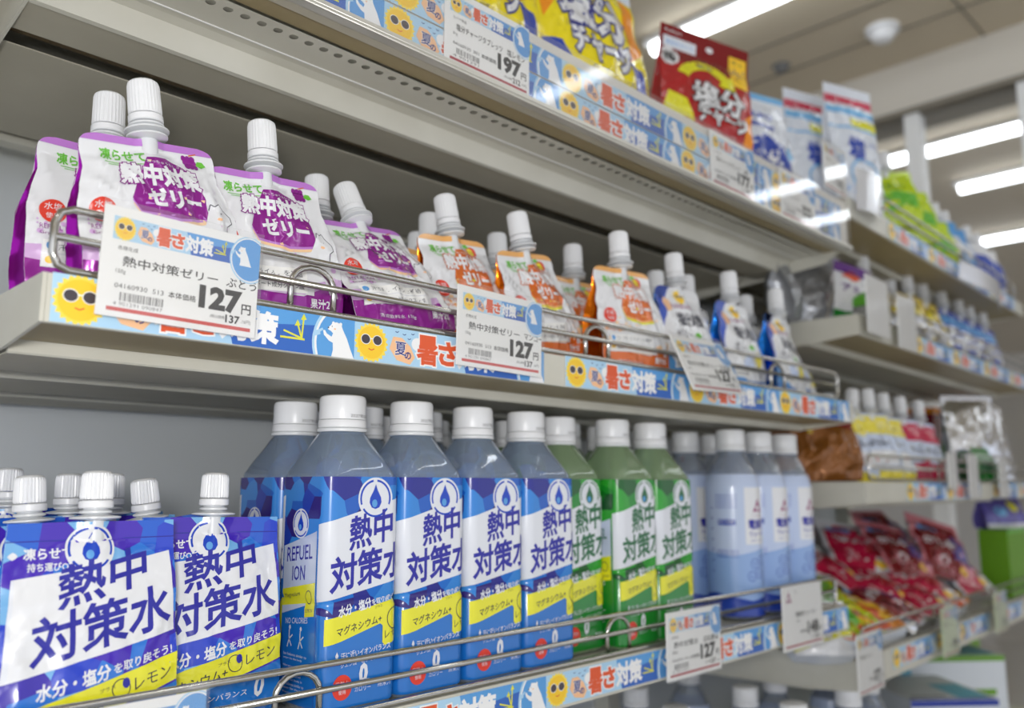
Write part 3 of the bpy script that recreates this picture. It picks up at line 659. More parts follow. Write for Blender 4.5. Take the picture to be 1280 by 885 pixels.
for p, x, y, yw, ti, ro, lb in ((0, .172, .507, 2, 2, -1, 'grape jelly pouch at the far left, its label half hidden by the next one'), (1, .192, .470, 0, 3, -7, 'grape jelly pouch behind the first price card, second from left'),
        (0, .262, .474, -2, 3, -4, 'upright grape jelly pouch standing alone between the two price cards'), (1, .356, .462, 4, 24, -6, 'slumped grape jelly pouch leaning back, its label creased'), (0, .338, .535, 0, 2, -3, 'grape jelly pouch mostly hidden behind the slumped one')):
    put(grape[p], x, y, ZM, yw, ti, ro, lb, 'grape jelly pouches')
for p, x, y, yw, ti, ro, lb in ((0, .440, .484, 4, 8, -6, 'mango jelly pouch rising above the mango price card'), (1, .450, .545, 0, 2, 0, 'mango jelly pouch right behind the one at the mango card'), (0, .478, .600, 0, 0, 0, 'mango jelly pouch deepest in its row, only the cap shows'),
        (1, .516, .478, 6, 6, -8, 'leaning mango jelly pouch in the middle of the orange row'), (0, .536, .545, 0, 2, -2, 'mango jelly pouch behind the leaning one'), (1, .610, .520, 0, 2, 0, 'mango jelly pouch half hidden behind the last orange one'),
        (0, .612, .462, -4, 2, -2, 'last mango jelly pouch on the right, label in clear view')):
    put(mango[p], x, y, ZM, yw, ti, ro, lb, 'mango jelly pouches')
for p, x, y, yw, ti, ro, lb in ((0, .712, .468, 0, 2, -3, 'first white citrus pouch right of the mango ones'), (1, .752, .525, 0, 1, 0, 'white citrus pouch behind the first, only its cap clear'), (1, .796, .512, 0, 1, -2, 'white citrus pouch set back between the first and second front ones'),
        (0, .815, .468, 4, 2, -2, 'second white citrus pouch in the front row'), (1, .912, .468, 6, 3, 5, 'third white citrus pouch leaning right in the front row'), (0, .925, .515, 4, 2, 2, 'white citrus pouch behind the third front one'), (1, .978, .480, 10, 14, 12, 'slumped white citrus pouch at the right end of the middle shelf')):
    put(citrus[p], x, y, ZM, yw, ti, ro, lb, 'white citrus jelly pouches')

# large blue and white water jelly pouches
WP = [(0, 40), (5, 43), (20, 44), (90, 44), (108, 43), (120, 42.5)]
def drop_shape(cx, cy, s): return [(cx, cy + 8.5 * s), (cx + 1.6 * s, cy + 4.6 * s), (cx + 4 * s, cy + .5 * s), (cx + 4.4 * s, cy - 2.6 * s), (cx + 2.8 * s, cy - 5.4 * s), (cx, cy - 6.4 * s), (cx - 2.8 * s, cy - 5.4 * s), (cx - 4.4 * s, cy - 2.6 * s), (cx - 4 * s, cy + .5 * s), (cx - 1.6 * s, cy + 4.6 * s)]
def water_logo(a, cx, cy, r, l, blue='drop_blue', base='label_white'):
    a.ell(cx, cy, r, r, base, l, 36)
    for a0, a1 in ((100, 200), (215, 325), (340, 445)): a.ring(cx, cy, r * .80, r * .90, blue, l + 1, a0, a1, 14)
    a.poly(drop_shape(cx, cy, r / 12.5), blue, l + 1).ell(cx - .6 * r / 12, cy - 3 * r / 12.5, 2 * r / 12.5, 2.4 * r / 12.5, 'sky', l + 2, 12)
def water_front(a, dx, top, k=1.0, ink='ink_blue', facet='facet_blue', base='water_blue2', wm='label_white'):
    """front design of the drink, drawn around u = dx with the white band top at v = top (at its left edge)"""
def water_pouch_art():
    a = Art(); a.rect(-44, 0, 44, 120, 'facet_foil', 0); a.rect(-44, 110.4, 44, 111, 'ink_blue', 1)
    a.text('凍らせて', -35, 101.5, 5.6, 'film_white', 2, w=23, bold=.03).text('持ち運びOK', -33, 95.5, 4.2, 'film_white', 2, w=22, bold=.02)
    a.poly([(-40, 105.6), (-38.6, 104.8), (-37.6, 103.6), (-38.6, 102.4), (-40, 101.6), (-41.4, 102.4), (-42.4, 103.6), (-41.4, 104.8)], 'film_white', 2)
    a.poly([(-40, 92), (-10, 95.5), (20, 99), (41, 103), (43, 60), (-43, 43)], 'film_white', 3)
    a.poly([(-43, 43), (-40, 92), (-38.5, 92), (-40, 45)], 'label_white', 4)
    water_logo(a, -3, 106, 12.6, 4, 'drop_blue', 'film_white')
    a.text('熱中', -18, 76, 21, 'ink_blue', 6, w=45, bold=.022, shear=.22).text('対策水', -30, 49, 23, 'ink_blue', 6, w=70, bold=.022, shear=.20)
    a.text('水分・塩分', -27, 33, 7.6, 'film_white', 6, w=34, bold=.03, shear=.20).text('を取り戻そう!', 9, 41.5, 5, 'film_white', 6, w=32, bold=.02, shear=.20)
    a.poly([(-44, 26), (-18, 33), (44, 48.5), (44, 34), (10, 25), (-44, 12)], 'banner', 5)
    a.text('マグネシウム+', -34, 17.5, 6.2, 'ink_dark', 7, w=42, bold=.01, shear=.22).text('プラス', 2, 33, 2, 'ink_dark', 7, w=8, shear=.2)
    a.ring(13, 34, 4.4, 4.9, 'ink_dark', 7).ell(15.6, 36.4, 2, 2.6, 'ink_blue', 8, 14).text('レモン', 20, 32, 6, 'ink_dark', 7, w=20, shear=.22)
    a.poly([(-44, 0), (44, 0), (44, 33), (10, 24), (-44, 11)], 'water_blue2', 4)
    a.text('汗に近いイオンバランス', -34, 12, 3.8, 'film_white', 7, w=56, shear=.05).text('0', 27, 13, 12, 'film_white', 7, w=6, bold=.03).text('カロリー', 22, 7.6, 3.4, 'film_white', 7, w=16).text('無果汁', -22, 4, 3.6, 'film_white', 7, w=11)
    return a
WSP = (.0084, .1272, .0200, {.0016: .0128, .0046: .0082})
water = [pouch(44, 120, 11, 4, sd, WP, 'film_white', 'blue_foil', 'blue_foil', water_pouch_art(), spout=WSP, wr=wv, seal=10, name='water_jelly_pouch', ruffle=rf, step=2.8, lift=.5) for sd, wv, rf in ((11, 1.0, 1.0), (12, 1.3, 1.6))]
ZB = -.1385
for p, x, y, z, yw, ti, ro, lb in ((0, .172, .486, 0, 0, 2, 0, 'largest blue and white pouch in front at the lower left'), (1, .246, .507, 0, -3, 1, 1, 'blue and white pouch standing against the first blue bottle'), (0, .158, .528, -.002, 0, 2, -3, 'blue and white pouch right behind the largest one, cap to its left'),
        (1, .241, .545, -.002, 0, 2, -8, 'blue and white pouch behind, its cap leaning left between the two front ones'), (0, .210, .575, 0, 0, 0, 0, 'blue and white pouch third row, cap right of the large front cap'), (1, .196, .603, 0, 0, 0, -1, 'blue and white pouch third row, cap left of the large front cap'),
        (0, .171, .650, .004, 0, 0, 0, 'blue and white pouch deep at the left picture edge'), (1, .228, .632, 0, 0, 0, -1, 'blue and white pouch deep, only its cap beside the third row'), (0, .175, .672, .012, 0, 4, -14, 'tilted blue and white pouch rearmost at the left picture edge')):
    put(water[p], x, y, ZB + z, yw, ti, ro, lb, 'blue and white water jelly pouches')

# ================================================================== BOTTLES
def bottle(kind):
    green = kind == 'green'; hw, rc = 28.8, 8.0; FL_ = 2 * (hw - rc); P = 4 * FL_ + 2 * math.pi * rc
    def dims(v):
        d = 0
        if 62 < v < 70: d = -1.1 * (1 - abs(v - 66) / 4)
        if v < 4: d -= (4 - v) * .25
        return hw + d
    def around(u, v, off, w_=None, r_=None):
        H = w_ if w_ is not None else dims(v); r = (r_ if r_ is not None else rc); s = H - r; q = u % P; seg = FL_ + math.pi * rc / 2
        q = (q + FL_ / 2) % P; side = int(q // seg) % 4; t = q - side * seg
        if t <= FL_: x, y = -s + 2 * s * t / FL_, -(H + off)
        else: a = (t - FL_) / rc; x, y = s + (r + off) * math.sin(a), -(s + (r + off) * math.cos(a))
        for _ in range(side): x, y = -y, x
        return Vector((x, y, v))
    t = thing('drink_bottle', 'x', 'bottle', (0, 0, 0))
    # clear body, lofted rings
    prof = [(0, 26.4, 8), (1.2, 27.8, 8), (3, 28.3, 8), (62, 28.3, 8), (66, 27.3, 8), (70, 28.3, 8), (143, 28.3, 8), (148, 28.0, 9.5), (156, 24.8, 12.5), (166, 19.6, 14.5), (173, 16.0, 13.8), (176, 13.6, 13.4), (181, 13.2, 13.1)]
    mb = MB(); ring_ = []
    for side in range(4): ring_ += [side * P / 4 - FL_ / 2 + FL_ * k / 4 for k in range(4)] + [side * P / 4 + FL_ / 2 + math.pi * rc / 2 * k / 8 for k in range(8)]
    N = len(ring_)
    for v, w_, r_ in prof:
        r_ = min(r_, w_ - .05)
        for u in ring_: mb.v.append(around(u, v, 0, w_, r_) * .001)
    for i in range(len(prof) - 1):
        for j in range(N): k = i * N; mb.f.append((k + j, k + (j + 1) % N, k + N + (j + 1) % N, k + N + j)); mb.mi.append(0)
    mb.f += [tuple(reversed(range(N))), tuple((len(prof) - 1) * N + j for j in range(N))]; mb.mi += [0, 0]
    mb.build('clear_body', 'pet_green' if green else 'pet_blue', t, 'auto')
    cu = []
    for side in range(-2, 3):
        c = side * P / 4; e = c + FL_ / 2; cu += [e + math.pi * rc / 2 * k / 7 for k in range(0, 8)]
    cv = [5, 62, 64, 66, 68, 70]
    lim = P / 2
    base = 'g_green' if green else 'water_blue2'; fac = 'facet_green' if green else 'facet_blue'; ink = 'ink_green' if green else 'ink_blue'; drop = 'ink_green' if green else 'drop_blue'
    lab = Art().rect(-lim, 3, lim, 145, base, 0).wrap(lambda u, v, o: around(u, v, o), 'wrap_label', t, cu, cv, clip=(-lim, 3, lim, 145), off=.30, gap=0)
    a = Art()
    a.rect(-lim, 100, lim, 145, fac, 1)
    for s in (0, 1):
        d = Art()
        d.poly([(-33, 60), (-33, 76), (33, 92), (33, 60), (10, 52)], fac, 1)
        d.poly([(-33, 67), (-33, 115), (34, 133), (34, 79)], 'label_white', 2)
        water_logo(d, 8, 131, 13.6, 3, drop)
        d.text('熱中', -11, 98.5, 20.5, ink, 5, w=33, bold=.026, shear=.17).text('対策水', -24, 72.5, 21.5, ink, 5, w=58, bold=.026, shear=.16)
        d.text('水分・塩分', -18, 57.5, 6.4, 'label_white', 5, w=25, bold=.035, shear=.17).text('を取り戻そう!', 8, 62.6, 3.9, 'label_white', 5, w=23, bold=.02, shear=.17)
        d.poly([(-27, 41), (-27, 57), (35, 67), (35, 41.5), (34, 40), (18, 37), (16, 39), (16, 49.5), (14, 51), (-16, 43)], 'banner', 4)
        d.text('マグネシウム+', -19, 46, 5.2, 'ink_dark', 6, w=34, bold=.012, shear=.17).text('プラス', 9.5, 60.5, 1.6, 'ink_dark', 6, w=6, shear=.17)
        d.ring(25.5, 53.5, 5.6, 6.2, 'ink_dark', 6, k=1.15).ell(29.6, 57, 1.4, 2.8, ink, 7, 12).text('レモン', 18, 41.2, 4.8, 'ink_dark', 6, w=14.5, shear=.17)
        d.poly(drop_shape(-18.5, 35, .26), 'label_white', 5).text('汗に近いイオンバランス', -15.5, 32, 4.0, 'label_white', 5, w=38, bold=.015, shear=.07).text('クエン酸・ビタミンB1プラス', -15.5, 27, 2.8, 'label_white', 5, w=40, shear=.07)
        d.ell(-14, 15.5, 7.2, 7.6, 'glare_red', 5).text('天然水', -19, 16, 3.2, 'label_white', 6, w=10).text('使用', -16.6, 11.4, 2.6, 'label_white', 6, w=5.2)
        d.text('0', -1.2, 16.4, 11, 'label_white', 5, w=5.4, bold=.05, lean=.05).text('カロリー', -4.5, 11.4, 3.2, 'label_white', 5, w=12).text('無果汁', 13, 12, 4, 'label_white', 5, w=11)
        # narrow side panel
        c = -P / 4
        d.poly([(c - 19, 57), (c - 19, 100), (c + 17, 110), (c + 19.4, 111), (c + 19.4, 67)], 'side_grey', 3)
        water_logo(d, c, 115, 9.5, 4, drop)
        d.text('REFUEL', c - 15, 90, 9, ink, 5, w=30, bold=.01, shear=.12).text('ION', c - 8, 78.5, 9, ink, 5, w=15, bold=.01, shear=.1)
        d.poly([(c - 19, 62), (c - 19, 72.5), (c + 19, 79), (c + 19, 58.5), (c + 8, 57), (c + 8, 65.5)], 'banner', 4).text('Magnesium', c - 17, 66, 3.6, 'ink_dark', 5, w=19, shear=.16).ring(c + 12, 69.5, 3.1, 3.6, 'ink_dark', 5, k=1.2).text('LEMON', c + 9, 60, 2.2, 'ink_dark', 5, w=8, shear=.1)
        d.text('NO CALORIES', c - 14, 51, 3.6, 'label_white' if 1 else ink, 5, w=26, shear=.1)
        for fx in (-9, 4): d.line([(c + fx - 2, 37), (c + fx, 42), (c + fx, 48)], 1.0, 'label_white', 5).line([(c + fx + 3, 38), (c + fx, 42), (c + fx + 4, 45)], .9, 'label_white', 5).ell(c + fx + .6, 49.4, 1.2, 1.4, 'label_white', 5, 10)
        for r_ in range(9): d.text(('Ion balance similar to', 'water for the body', 'When you sweat, you lose', 'electrolytes; replenish', 'with this every day and', 'keep your body in')[r_ % 6], c - 15, 32 - r_ * 2.7 - (2 if r_ > 1 else 0), 1.7, 'label_white', 5, w=27 - (r_ * 5) % 7)
        d.poly([(-33, 67), (-33, 3), (-33.4, 3), (-33.4, 67)], 'royal' if not green else 'ink_green', 4)
        for q in ((0,) if s == 0 else (-1, 1)): a.merge(d, q * P / 2, 0, 1)
    a.wrap(lambda u, v, o: around(u, v, o), 'printed_artwork', lab, cu, cv, clip=(-lim + .05, 3, lim - .05, 145), off=.42, gap=.05)
    MB().lathe([(.0165, .1752), (.0168, .1762), (.0165, .1775)], 40).build('neck_ring', 'spout_plastic', t, 'auto')
    cp = MB().lathe([(.0156, .1835), (.0158, .1842, 1), (.0157, .1975, 1), (.0150, .1992), (.0135, .2000)], 96, .00018).build('screw_cap', 'cap_white', t, 'auto')
    MB().lathe([(.0157, .1778), (.0162, .1784), (.0161, .1826), (.0157, .1832)], 48).build('tamper_ring', 'cap_white', cp, 'auto')
    dt = Art().text('2027年02月', -4, 0, 2.6, 'grey', 0, w=18)
    cyl = lambda u, v, o: Vector(((15.9 + o) * math.sin(u / 15.9), -(15.9 + o) * math.cos(u / 15.9), 184.6 + v))
    dt.wrap(cyl, 'date_print', cp, frange(-4, 15, 1.6), (), off=.12, gap=0)
    return freeze(t)
bb, bg = bottle('blue'), bottle('green')
fx = [.330, .390, .451, .511]; pos = ['first blue drink bottle from the left in the front row', 'second blue drink bottle in the front row', 'third blue drink bottle in the front row', 'fourth blue drink bottle, beside the green ones']
for i, x in enumerate(fx): put(bb, x, .493, ZB, 0, 0, 0, pos[i], 'blue drink bottles')
back = ['behind the first one, its side showing at left', 'behind the second blue one', 'behind the third blue one', 'behind the fourth blue one']
for i, x in enumerate(fx): put(bb, x, .554, ZB, 0, 0, 0, 'blue drink bottle in the second row, ' + back[i], 'blue drink bottles')
for i, x in list(enumerate(fx))[1:]: put(bb, x + .004, .619, ZB, 0, 0, 0, 'blue drink bottle in the third row, ' + back[i].replace('directly ', '').split(',')[0], 'blue drink bottles')
gx = [(.569, .509), (.627, .493), (.686, .493)]; gl = ['first green drink bottle, overlapped by the last blue one', 'second green drink bottle in the front row', 'third green drink bottle, rightmost in the front row']
for i, (x, y) in enumerate(gx): put(bg, x, y, ZB, 0, 0, 0, gl[i], 'green drink bottles')
for r_ in (1, 2):
    for i, (x, y) in enumerate(gx): put(bg, x + .002, y + .061 * r_, ZB, 0, 0, 0, 'green drink bottle in the %s row behind the %s green one' % (('second', 'third')[r_ - 1], ('first', 'second', 'third')[i]), 'green drink bottles')

# round clear bottles of ion water
def ion_bottle():
    t = thing('ion_water_bottle', 'x', 'bottle', (0, 0, 0)); r = 29.5
    rib = lambda v: -.9 if int(v * 2) % 16 < 2 else 0
    pr = [(.024, 0), (.0275, .003), (.0288, .008)] + [(.0288 + (-.0009 if k % 2 else 0), .010 + k * .005) for k in range(0, 24)] + [(.0290, .134), (.0285, .142), (.0262, .152), (.0205, .165), (.0150, .174), (.0132, .178), (.0130, .182)]
    MB().lathe(pr, 48).build('clear_body', 'pet_clear', t, 'auto')
    f = lambda u, v, o: Vector(((r + o) * math.sin(u / r), -(r + o) * math.cos(u / r), v)); P = math.pi * r
    cu = frange(-P, P, 3); lab = Art().rect(-P, 4, P, 152, 'pale_blue', 0)
    g = lambda u, v, o: f(u, v, o) if v < 136 else Vector(((r - (v - 136) ** 1.6 * .035 + o) * math.sin(u / r), -(r - (v - 136) ** 1.6 * .035 + o) * math.cos(u / r), v))
    lb = lab.wrap(g, 'wrap_label', t, cu, (136, 140, 144, 148), off=.1, gap=0)
    a = Art()
    a.poly([(-P, 4), (P, 4), (P, 20), (30, 26), (0, 20), (-40, 28), (-P, 20)], 'royal', 1).poly([(-P, 20), (-40, 28), (0, 20), (30, 26), (P, 20), (P, 62), (20, 74), (-20, 66), (-P, 76)], 'mid_blue', 1)
    for s in (-1, 0, 1):
        c = s * P + 12; 
        a.rect(c - 18, 78, c + 18, 138, 'film_white', 2); a.poly([(c - 4, 118), (c, 126), (c + 4, 118)], 'plum', 3).poly([(c - 8, 112), (c - .5, 112), (c - 4.2, 118)], 'plum', 3).poly([(c + .5, 112), (c + 8, 112), (c + 4.2, 118)], 'plum', 3)
        a.text('トップバリュ', c - 9, 106.5, 2.6, 'plum', 3, w=18).text('電解質', c - 14, 94, 10, 'ink_blue', 3, w=28, bold=.03).text('ウォーター', c - 13, 86, 5.6, 'ink_blue', 3, w=26, bold=.02).text('500ml ナトリウム', c - 12, 81, 2.2, 'royal', 3, w=20).ell(c + 15, 84, 3, 6, 'green_ink', 3)
        for dx, dy in ((-8, 58), (3, 61), (12, 54), (-2, 48), (8, 43), (-12, 45)): a.ring(c + dx, dy, 4.6, 5.3, 'royal', 3).text('Na', c + dx - 2, dy - 1.5, 3, 'royal', 3, w=4)
        a.text('NO SIDE', c - 46, 100, 3, 'film_white', 3, w=16).rect(c - 47, 98, c - 28, 104, 'royal', 2)
        for k in range(7): a.ell(c - 55, 50 + k * 11, 1.1, 1.1, 'ink_blue', 3, 10).text('栄養成分表示', c - 50 , 128 - k * 4 if k < 4 else 82 - k * 3, 2.4, 'royal', 3, w=24)
    a.wrap(g, 'printed_artwork', lb, cu, (136, 140, 144, 148), clip=(-P, 4, P, 152), off=.22, gap=.05)
    MB().lathe([(.0165, .1752), (.0168, .1762), (.0165, .1775)], 40).build('neck_ring', 'pet_clear', t, 'auto')
    cp = MB().lathe([(.0153, .1835), (.0156, .1842, 1), (.0155, .1985, 1), (.0148, .2002), (.0133, .2010)], 96, .00018).build('screw_cap', 'cap_white', t, 'auto')
    MB().lathe([(.0155, .1778), (.016, .1784), (.0159, .1826), (.0155, .1832)], 48).build('tamper_ring', 'cap_white', cp, 'auto')
    return freeze(t)
ib = ion_bottle()
for x, y, lb in ((.843, .497, 'clear pale blue ion water bottle nearest, its back text showing'), (.904, .497, 'middle clear pale blue ion water bottle of the front row'), (.966, .497, 'rightmost clear pale blue ion water bottle of the front row'),
                 (.848, .559, 'clear pale blue ion water bottle behind the nearest one'), (.788, .575, 'clear pale blue ion water bottle in the gap right of the green ones'), (.910, .560, 'clear pale blue ion water bottle behind the middle one'), (.862, .622, 'clear pale blue ion water bottle rearmost')):
    put(ib, x, y, ZB, -24, 0, 0, lb, 'clear ion water bottles')

# ================================================================== CANDY BAGS ON THE TOP SHELF
M('bag_yellow', (246, 226, 20), .22, coat=.6); M('bag_orange', (244, 150, 30), .25); M('bag_red', (176, 22, 30), .22, coat=.6); M('bag_dkred', (128, 14, 24), .25, coat=.4)
M('bag_white', (226, 232, 242), .2, coat=.6); M('bag_lblue', (120, 186, 234), .25, coat=.5); M('bag_crimson', (200, 24, 70), .25); M('bag_brown', (140, 84, 26), .25, .4, coat=.5); M('bag_lime', (196, 222, 30), .22, coat=.5)
M('bag_pink', (214, 130, 140), .22, coat=.6); M('bag_purple', (96, 88, 170), .2, coat=.6); M('silver', (222, 224, 230), .14, .92); M('purple_ink', (96, 40, 130), .3)
M('box_green', (104, 160, 16), .4); M('box_white', (222, 228, 234), .35); M('box_blue', (40, 62, 160), .35); M('box_cyan', (110, 190, 216), .35); M('gold_pack', (214, 186, 40), .22, .4, coat=.4)
BP = lambda W: [(0, W * .96), (8, W), (9999, W)]
def bag(W, H, T, B, seed, base, back, art, **k): 
    k.setdefault('seal', 9); k.setdefault('wr', 1.8); k.setdefault('step', 6)
    return pouch(W, H, T, B, seed, BP(W), base, back, k.pop('gus', back), art, name=k.pop('name', 'candy_bag'), **k)
def yellow_art():
    a = Art(); a.rect(-80, 196, 80, 220, 'bag_white', 1).text('カバヤ', -20, 200, 10, 'royal', 2, w=50)
    a.poly([(-72, 60), (-40, 78), (-52, 100), (-76, 96)], 'royal', 1).poly([(50, 60), (76, 60), (70, 110), (50, 112)], 'royal', 1).poly([(48, 112), (74, 130), (74, 190), (56, 196)], 'bag_orange', 1)
    a.poly([(-70, 120), (-50, 150), (-44, 196), (-78, 196)], 'bag_orange', 1)
    a.text('塩分', -46, 128, 50, 'film_white', 4, w=92, bold=.045, outline=.05, om='navy')
    a.text('チャージ', -38, 92, 32, 'film_white', 4, w=86, bold=.05, outline=.06, om='navy')
    a.text('タブレッツ', -20, 74, 11, 'ink_dark', 3, w=62).text('塩レモン', -60, 164, 12, 'royal', 3, w=34, bold=.03)
    a.ell(-50, 40, 18, 16, 'lemon', 2).ell(-40, 34, 12, 12, 'banner', 3).ell(20, 34, 14, 14, 'film_white', 2)
    return a
by = bag(78, 222, 20, 10, 21, 'bag_yellow', 'bag_yellow', yellow_art(), seal=14, wr=2.4, step=5)
ZT = .316
put(by, .613, .502, ZT, -4, 4, 0, 'large yellow salt candy bag at the top, white lettering edged in navy', 'yellow salt candy bags')
put(by, .452, .505, ZT, -2, 3, 0, 'yellow salt candy bag behind the 197 price card, cut by the picture top', 'yellow salt candy bags')
put(by, .618, .590, ZT, -4, 2, 0, 'yellow salt candy bag standing behind the large one', 'yellow salt candy bags')
def red_art():
    a = Art(); a.rect(-60, 116, 60, 165, 'bag_dkred', 1); a.ell(6, 148, 5, 4, 'film_white', 2)
    a.text('Kabaya', -54, 154, 5, 'film_white', 2, w=22).rect(-56, 134, -12, 149, 'bag_white', 2).text('夏限定タイプ', -52, 138, 6, 'sky', 3, w=36)
    a.ell(-48, 120, 12, 15, 'film_white', 2, 9).text('梅', -55, 111, 16, 'black', 3, w=14, bold=.03)
    a.ring(-2, 84, 26, 40, 'banner', 2, 35, 160, 24).poly([(14, 96), (34, 116), (40, 84)], 'banner', 3).text('夏季', -14, 112, 6, 'navy', 4, w=20)
    a.rect(33, 104, 57, 150, 'sun_yellow', 3).text('売上', 36, 140, 6, 'ink_dark', 4, w=17).text('No.1', 35, 122, 12, 'navy', 4, w=19, bold=.03).text('タブレット', 36, 112, 4, 'ink_dark', 4, w=18)
    a.text('塩分', -20, 56, 34, 'film_white', 5, w=66, bold=.04, outline=.05, om='black').text('チャージ', -16, 34, 22, 'film_white', 5, w=68, bold=.045, outline=.05, om='black')
    a.poly([(-58, 40), (-20, 30), (-30, 58), (-52, 66)], 'banner', 2).text('タブレッツ', -8, 22, 7, 'film_white', 3, w=44)
    a.poly([(46, 0), (60, 0), (60, 70), (50, 60)], 'bag_orange', 2)
    return a
br = bag(60, 165, 16, 8, 23, 'bag_red', 'bag_red', red_art(), seal=30, wr=2.2, step=5)
put(br, .800, .498, ZT + .052, -26, 6, 9, 'red plum salt candy bag standing proud above the rail', 'red plum candy bags')
put(br, .738, .560, ZT - .006, -8, 4, 0, 'red plum salt candy bag lower down between the yellow and the tall red one', 'red plum candy bags')
def tab_art(c1, kind):
    a = Art(); a.rect(-60, 0, 60, 170, 'bag_white', 0).rect(-60, 156, 60, 170, 'bag_lblue', 1).rect(-60, 150, 60, 152, 'film_white', 2)
    a.text('塩JPO', -24, 122, 13, 'royal', 3, w=50, bold=.04).rect(-22, 108, 26, 116, 'royal', 2).text('タブレット', -16, 109, 6, 'film_white', 3, w=36)
    a.poly([(-44, 40), (-30, 84), (0, 98), (30, 84), (46, 40), (20, 20), (-20, 20)], 'royal', 2).text('二分', -22, 46, 28, 'film_white', 3, w=44, bold=.04).text('塩', 30, 44, 12, 'royal', 3)
    a.rect(-60, 112, -40, 140, 'black', 2).poly([(34, 60), (48, 70), (44, 90), (36, 80)], 'bag_lblue', 3)
    return a
bt = bag(56, 165, 15, 8, 25, 'bag_white', 'bag_white', tab_art('royal', 0), seal=12, wr=3.4)
put(bt, .985, .520, ZT + .044, -18, 4, 0, 'white salt tablet bag with a dark blue hexagon, beside the red bag', 'white tablet bags')
def tall_art():
    a = Art(); a.rect(-55, 190, 55, 204, 'bag_crimson', 1).rect(-55, 172, 55, 184, 'bag_lblue', 1).rect(-6, 150, 55, 166, 'banner', 1).rect(-55, 146, 55, 150, 'bag_lblue', 1)
    a.text('塩', -16, 96, 34, 'royal', 2, w=28, bold=.06).text('すっきり味', 10, 120, 9, 'royal', 2, w=38).ring(8, 70, 24, 28, 'bag_lblue', 2).text('タブレット', -30, 40, 12, 'sky', 2, w=60).text('ソルト', -44, 192, 9, 'film_white', 2, w=40)
    return a
bw = bag(45, 222, 14, 8, 27, 'bag_white', 'bag_white', tall_art(), seal=16, wr=2.4)
put(bw, 1.185, .545, ZT + .066, -24, 3, 3, 'tall white bag with a crimson band, left one of the pair behind the rail end', 'tall white salt bags')
put(bw, 1.210, .493, ZT + .066, -24, 3, 3, 'tall white bag with a crimson and a yellow band, right one of the pair', 'tall white salt bags')

# ================================================================== FAR BAY GOODS
def small_pouch(seed, base, foil, art, name='spouted_pouch'):
    return pouch(44, 95, 13, 6, seed, JP, base, base, foil, art, spout=GSP, wr=2.6, name=name, step=7)
def lime_art():
    a = Art(); a.poly([(-40, 20), (-20, 30), (0, 22), (20, 34), (40, 24), (40, 50), (10, 60), (-20, 52), (-40, 60)], 'green_ink', 1).text('マスカット', -30, 62, 12, 'g_green', 2, w=58, bold=.03).ell(5, 38, 9, 9, 'banner', 2).ell(-10, 34, 8, 8, 'lemon', 2).text('ゼリー', -18, 8, 8, 'film_white', 2, w=34); return a
lime = small_pouch(31, 'bag_lime', 'bag_lime', lime_art())
for x, d, yw, lb in ((.310, .050, -52, 'lime green pouch nearest, first on the far top shelf'), (.365, .100, -48, 'lime green pouch close behind the nearest one'), (.430, .060, -46, 'third lime green pouch, cap in front of the white post'), (.520, .055, -44, 'fourth lime green pouch, next to the light blue ones')):
    put(lime, *far(x, d, .376 + .034 * (x < .45)), yw, 3, -2, lb, 'lime green pouches')
def aqua_art(c):
    a = Art(); a.rect(-42, 30, 42, 64, 'film_white', 1).text('ウォーター', -30, 44, 12, 'royal', 2, w=60, bold=.03).ell(0, 20, 14, 10, c, 2).text('クエン酸', -24, 72, 9, 'film_white', 2, w=48); return a
aqua = small_pouch(33, 'sky', 'blue_foil', aqua_art('royal'))
for x, d, lb in ((.585, .06, 'first light blue pouch on the far top shelf'), (.650, .062, 'second light blue pouch on the far top shelf'), (.700, .09, 'third light blue pouch on the far top shelf')): put(aqua, *far(x, d, .394), -40, 3, 0, lb, 'light blue pouches')
deep = small_pouch(35, 'film_white', 'royal', Art().rect(-42, 10, 42, 70, 'royal', 1).text('塩', -12, 30, 24, 'film_white', 2, bold=.04))
for x, d, lb in ((.745, .05, 'dark blue and clear pouch, first at the far end of the top shelf'), (.815, .05, 'dark blue and clear pouch at the very end of the far top shelf')): put(deep, *far(x, d, .384), -40, 3, 0, lb, 'dark blue pouches')
gold = small_pouch(37, 'gold_pack', 'gold_pack', Art().poly([(-40, 0), (40, 0), (40, 44), (0, 60), (-40, 44)], 'silver', 1).text('レモン', -26, 22, 16, 'ink_dark', 2, w=52, bold=.03).ell(0, 66, 14, 10, 'lemon', 1))
for x, d, yw, ti, ro, lb in ((.150, .085, 0, 4, 8, 'yellow pouch leaning behind the first blank card'), (.208, .060, 0, 3, 4, 'yellow pouch upright behind the first blank card'), (.100, .13, 0, 3, -6, 'yellow pouch deep behind the green capped pack'), (.330, .070, 0, 5, 18, 'yellow pouch leaning over beside the second blank card'),
        (.385, .055, -12, 3, 3, 'yellow and silver pouch right of the second blank card'), (.465, .055, -12, 3, 2, 'second yellow and silver pouch before the blue ones')):
    put(gold, *far(x, d, .2195), yw, ti, ro, lb, 'yellow silver pouches')
bluep = small_pouch(39, 'royal', 'blue_foil', Art().poly([(-40, 0), (40, 0), (26, 62), (-26, 62)], 'silver', 1).text('塩', -12, 18, 24, 'royal', 2, bold=.04).rect(-40, 66, 40, 84, 'sky', 1))
for x, d, ro, lb in ((.550, .05, 2, 'first blue and silver pouch on the far second shelf'), (.635, .05, 6, 'second blue and silver pouch on the far second shelf'), (.720, .05, 2, 'third blue and silver pouch on the far second shelf'), (.800, .05, 4, 'fourth blue and silver pouch near the right picture edge')):
    put(bluep, *far(x, d, .2195), -12, 3, ro, lb, 'blue silver pouches')
M('foil_grey', (168, 170, 174), .32, .6)
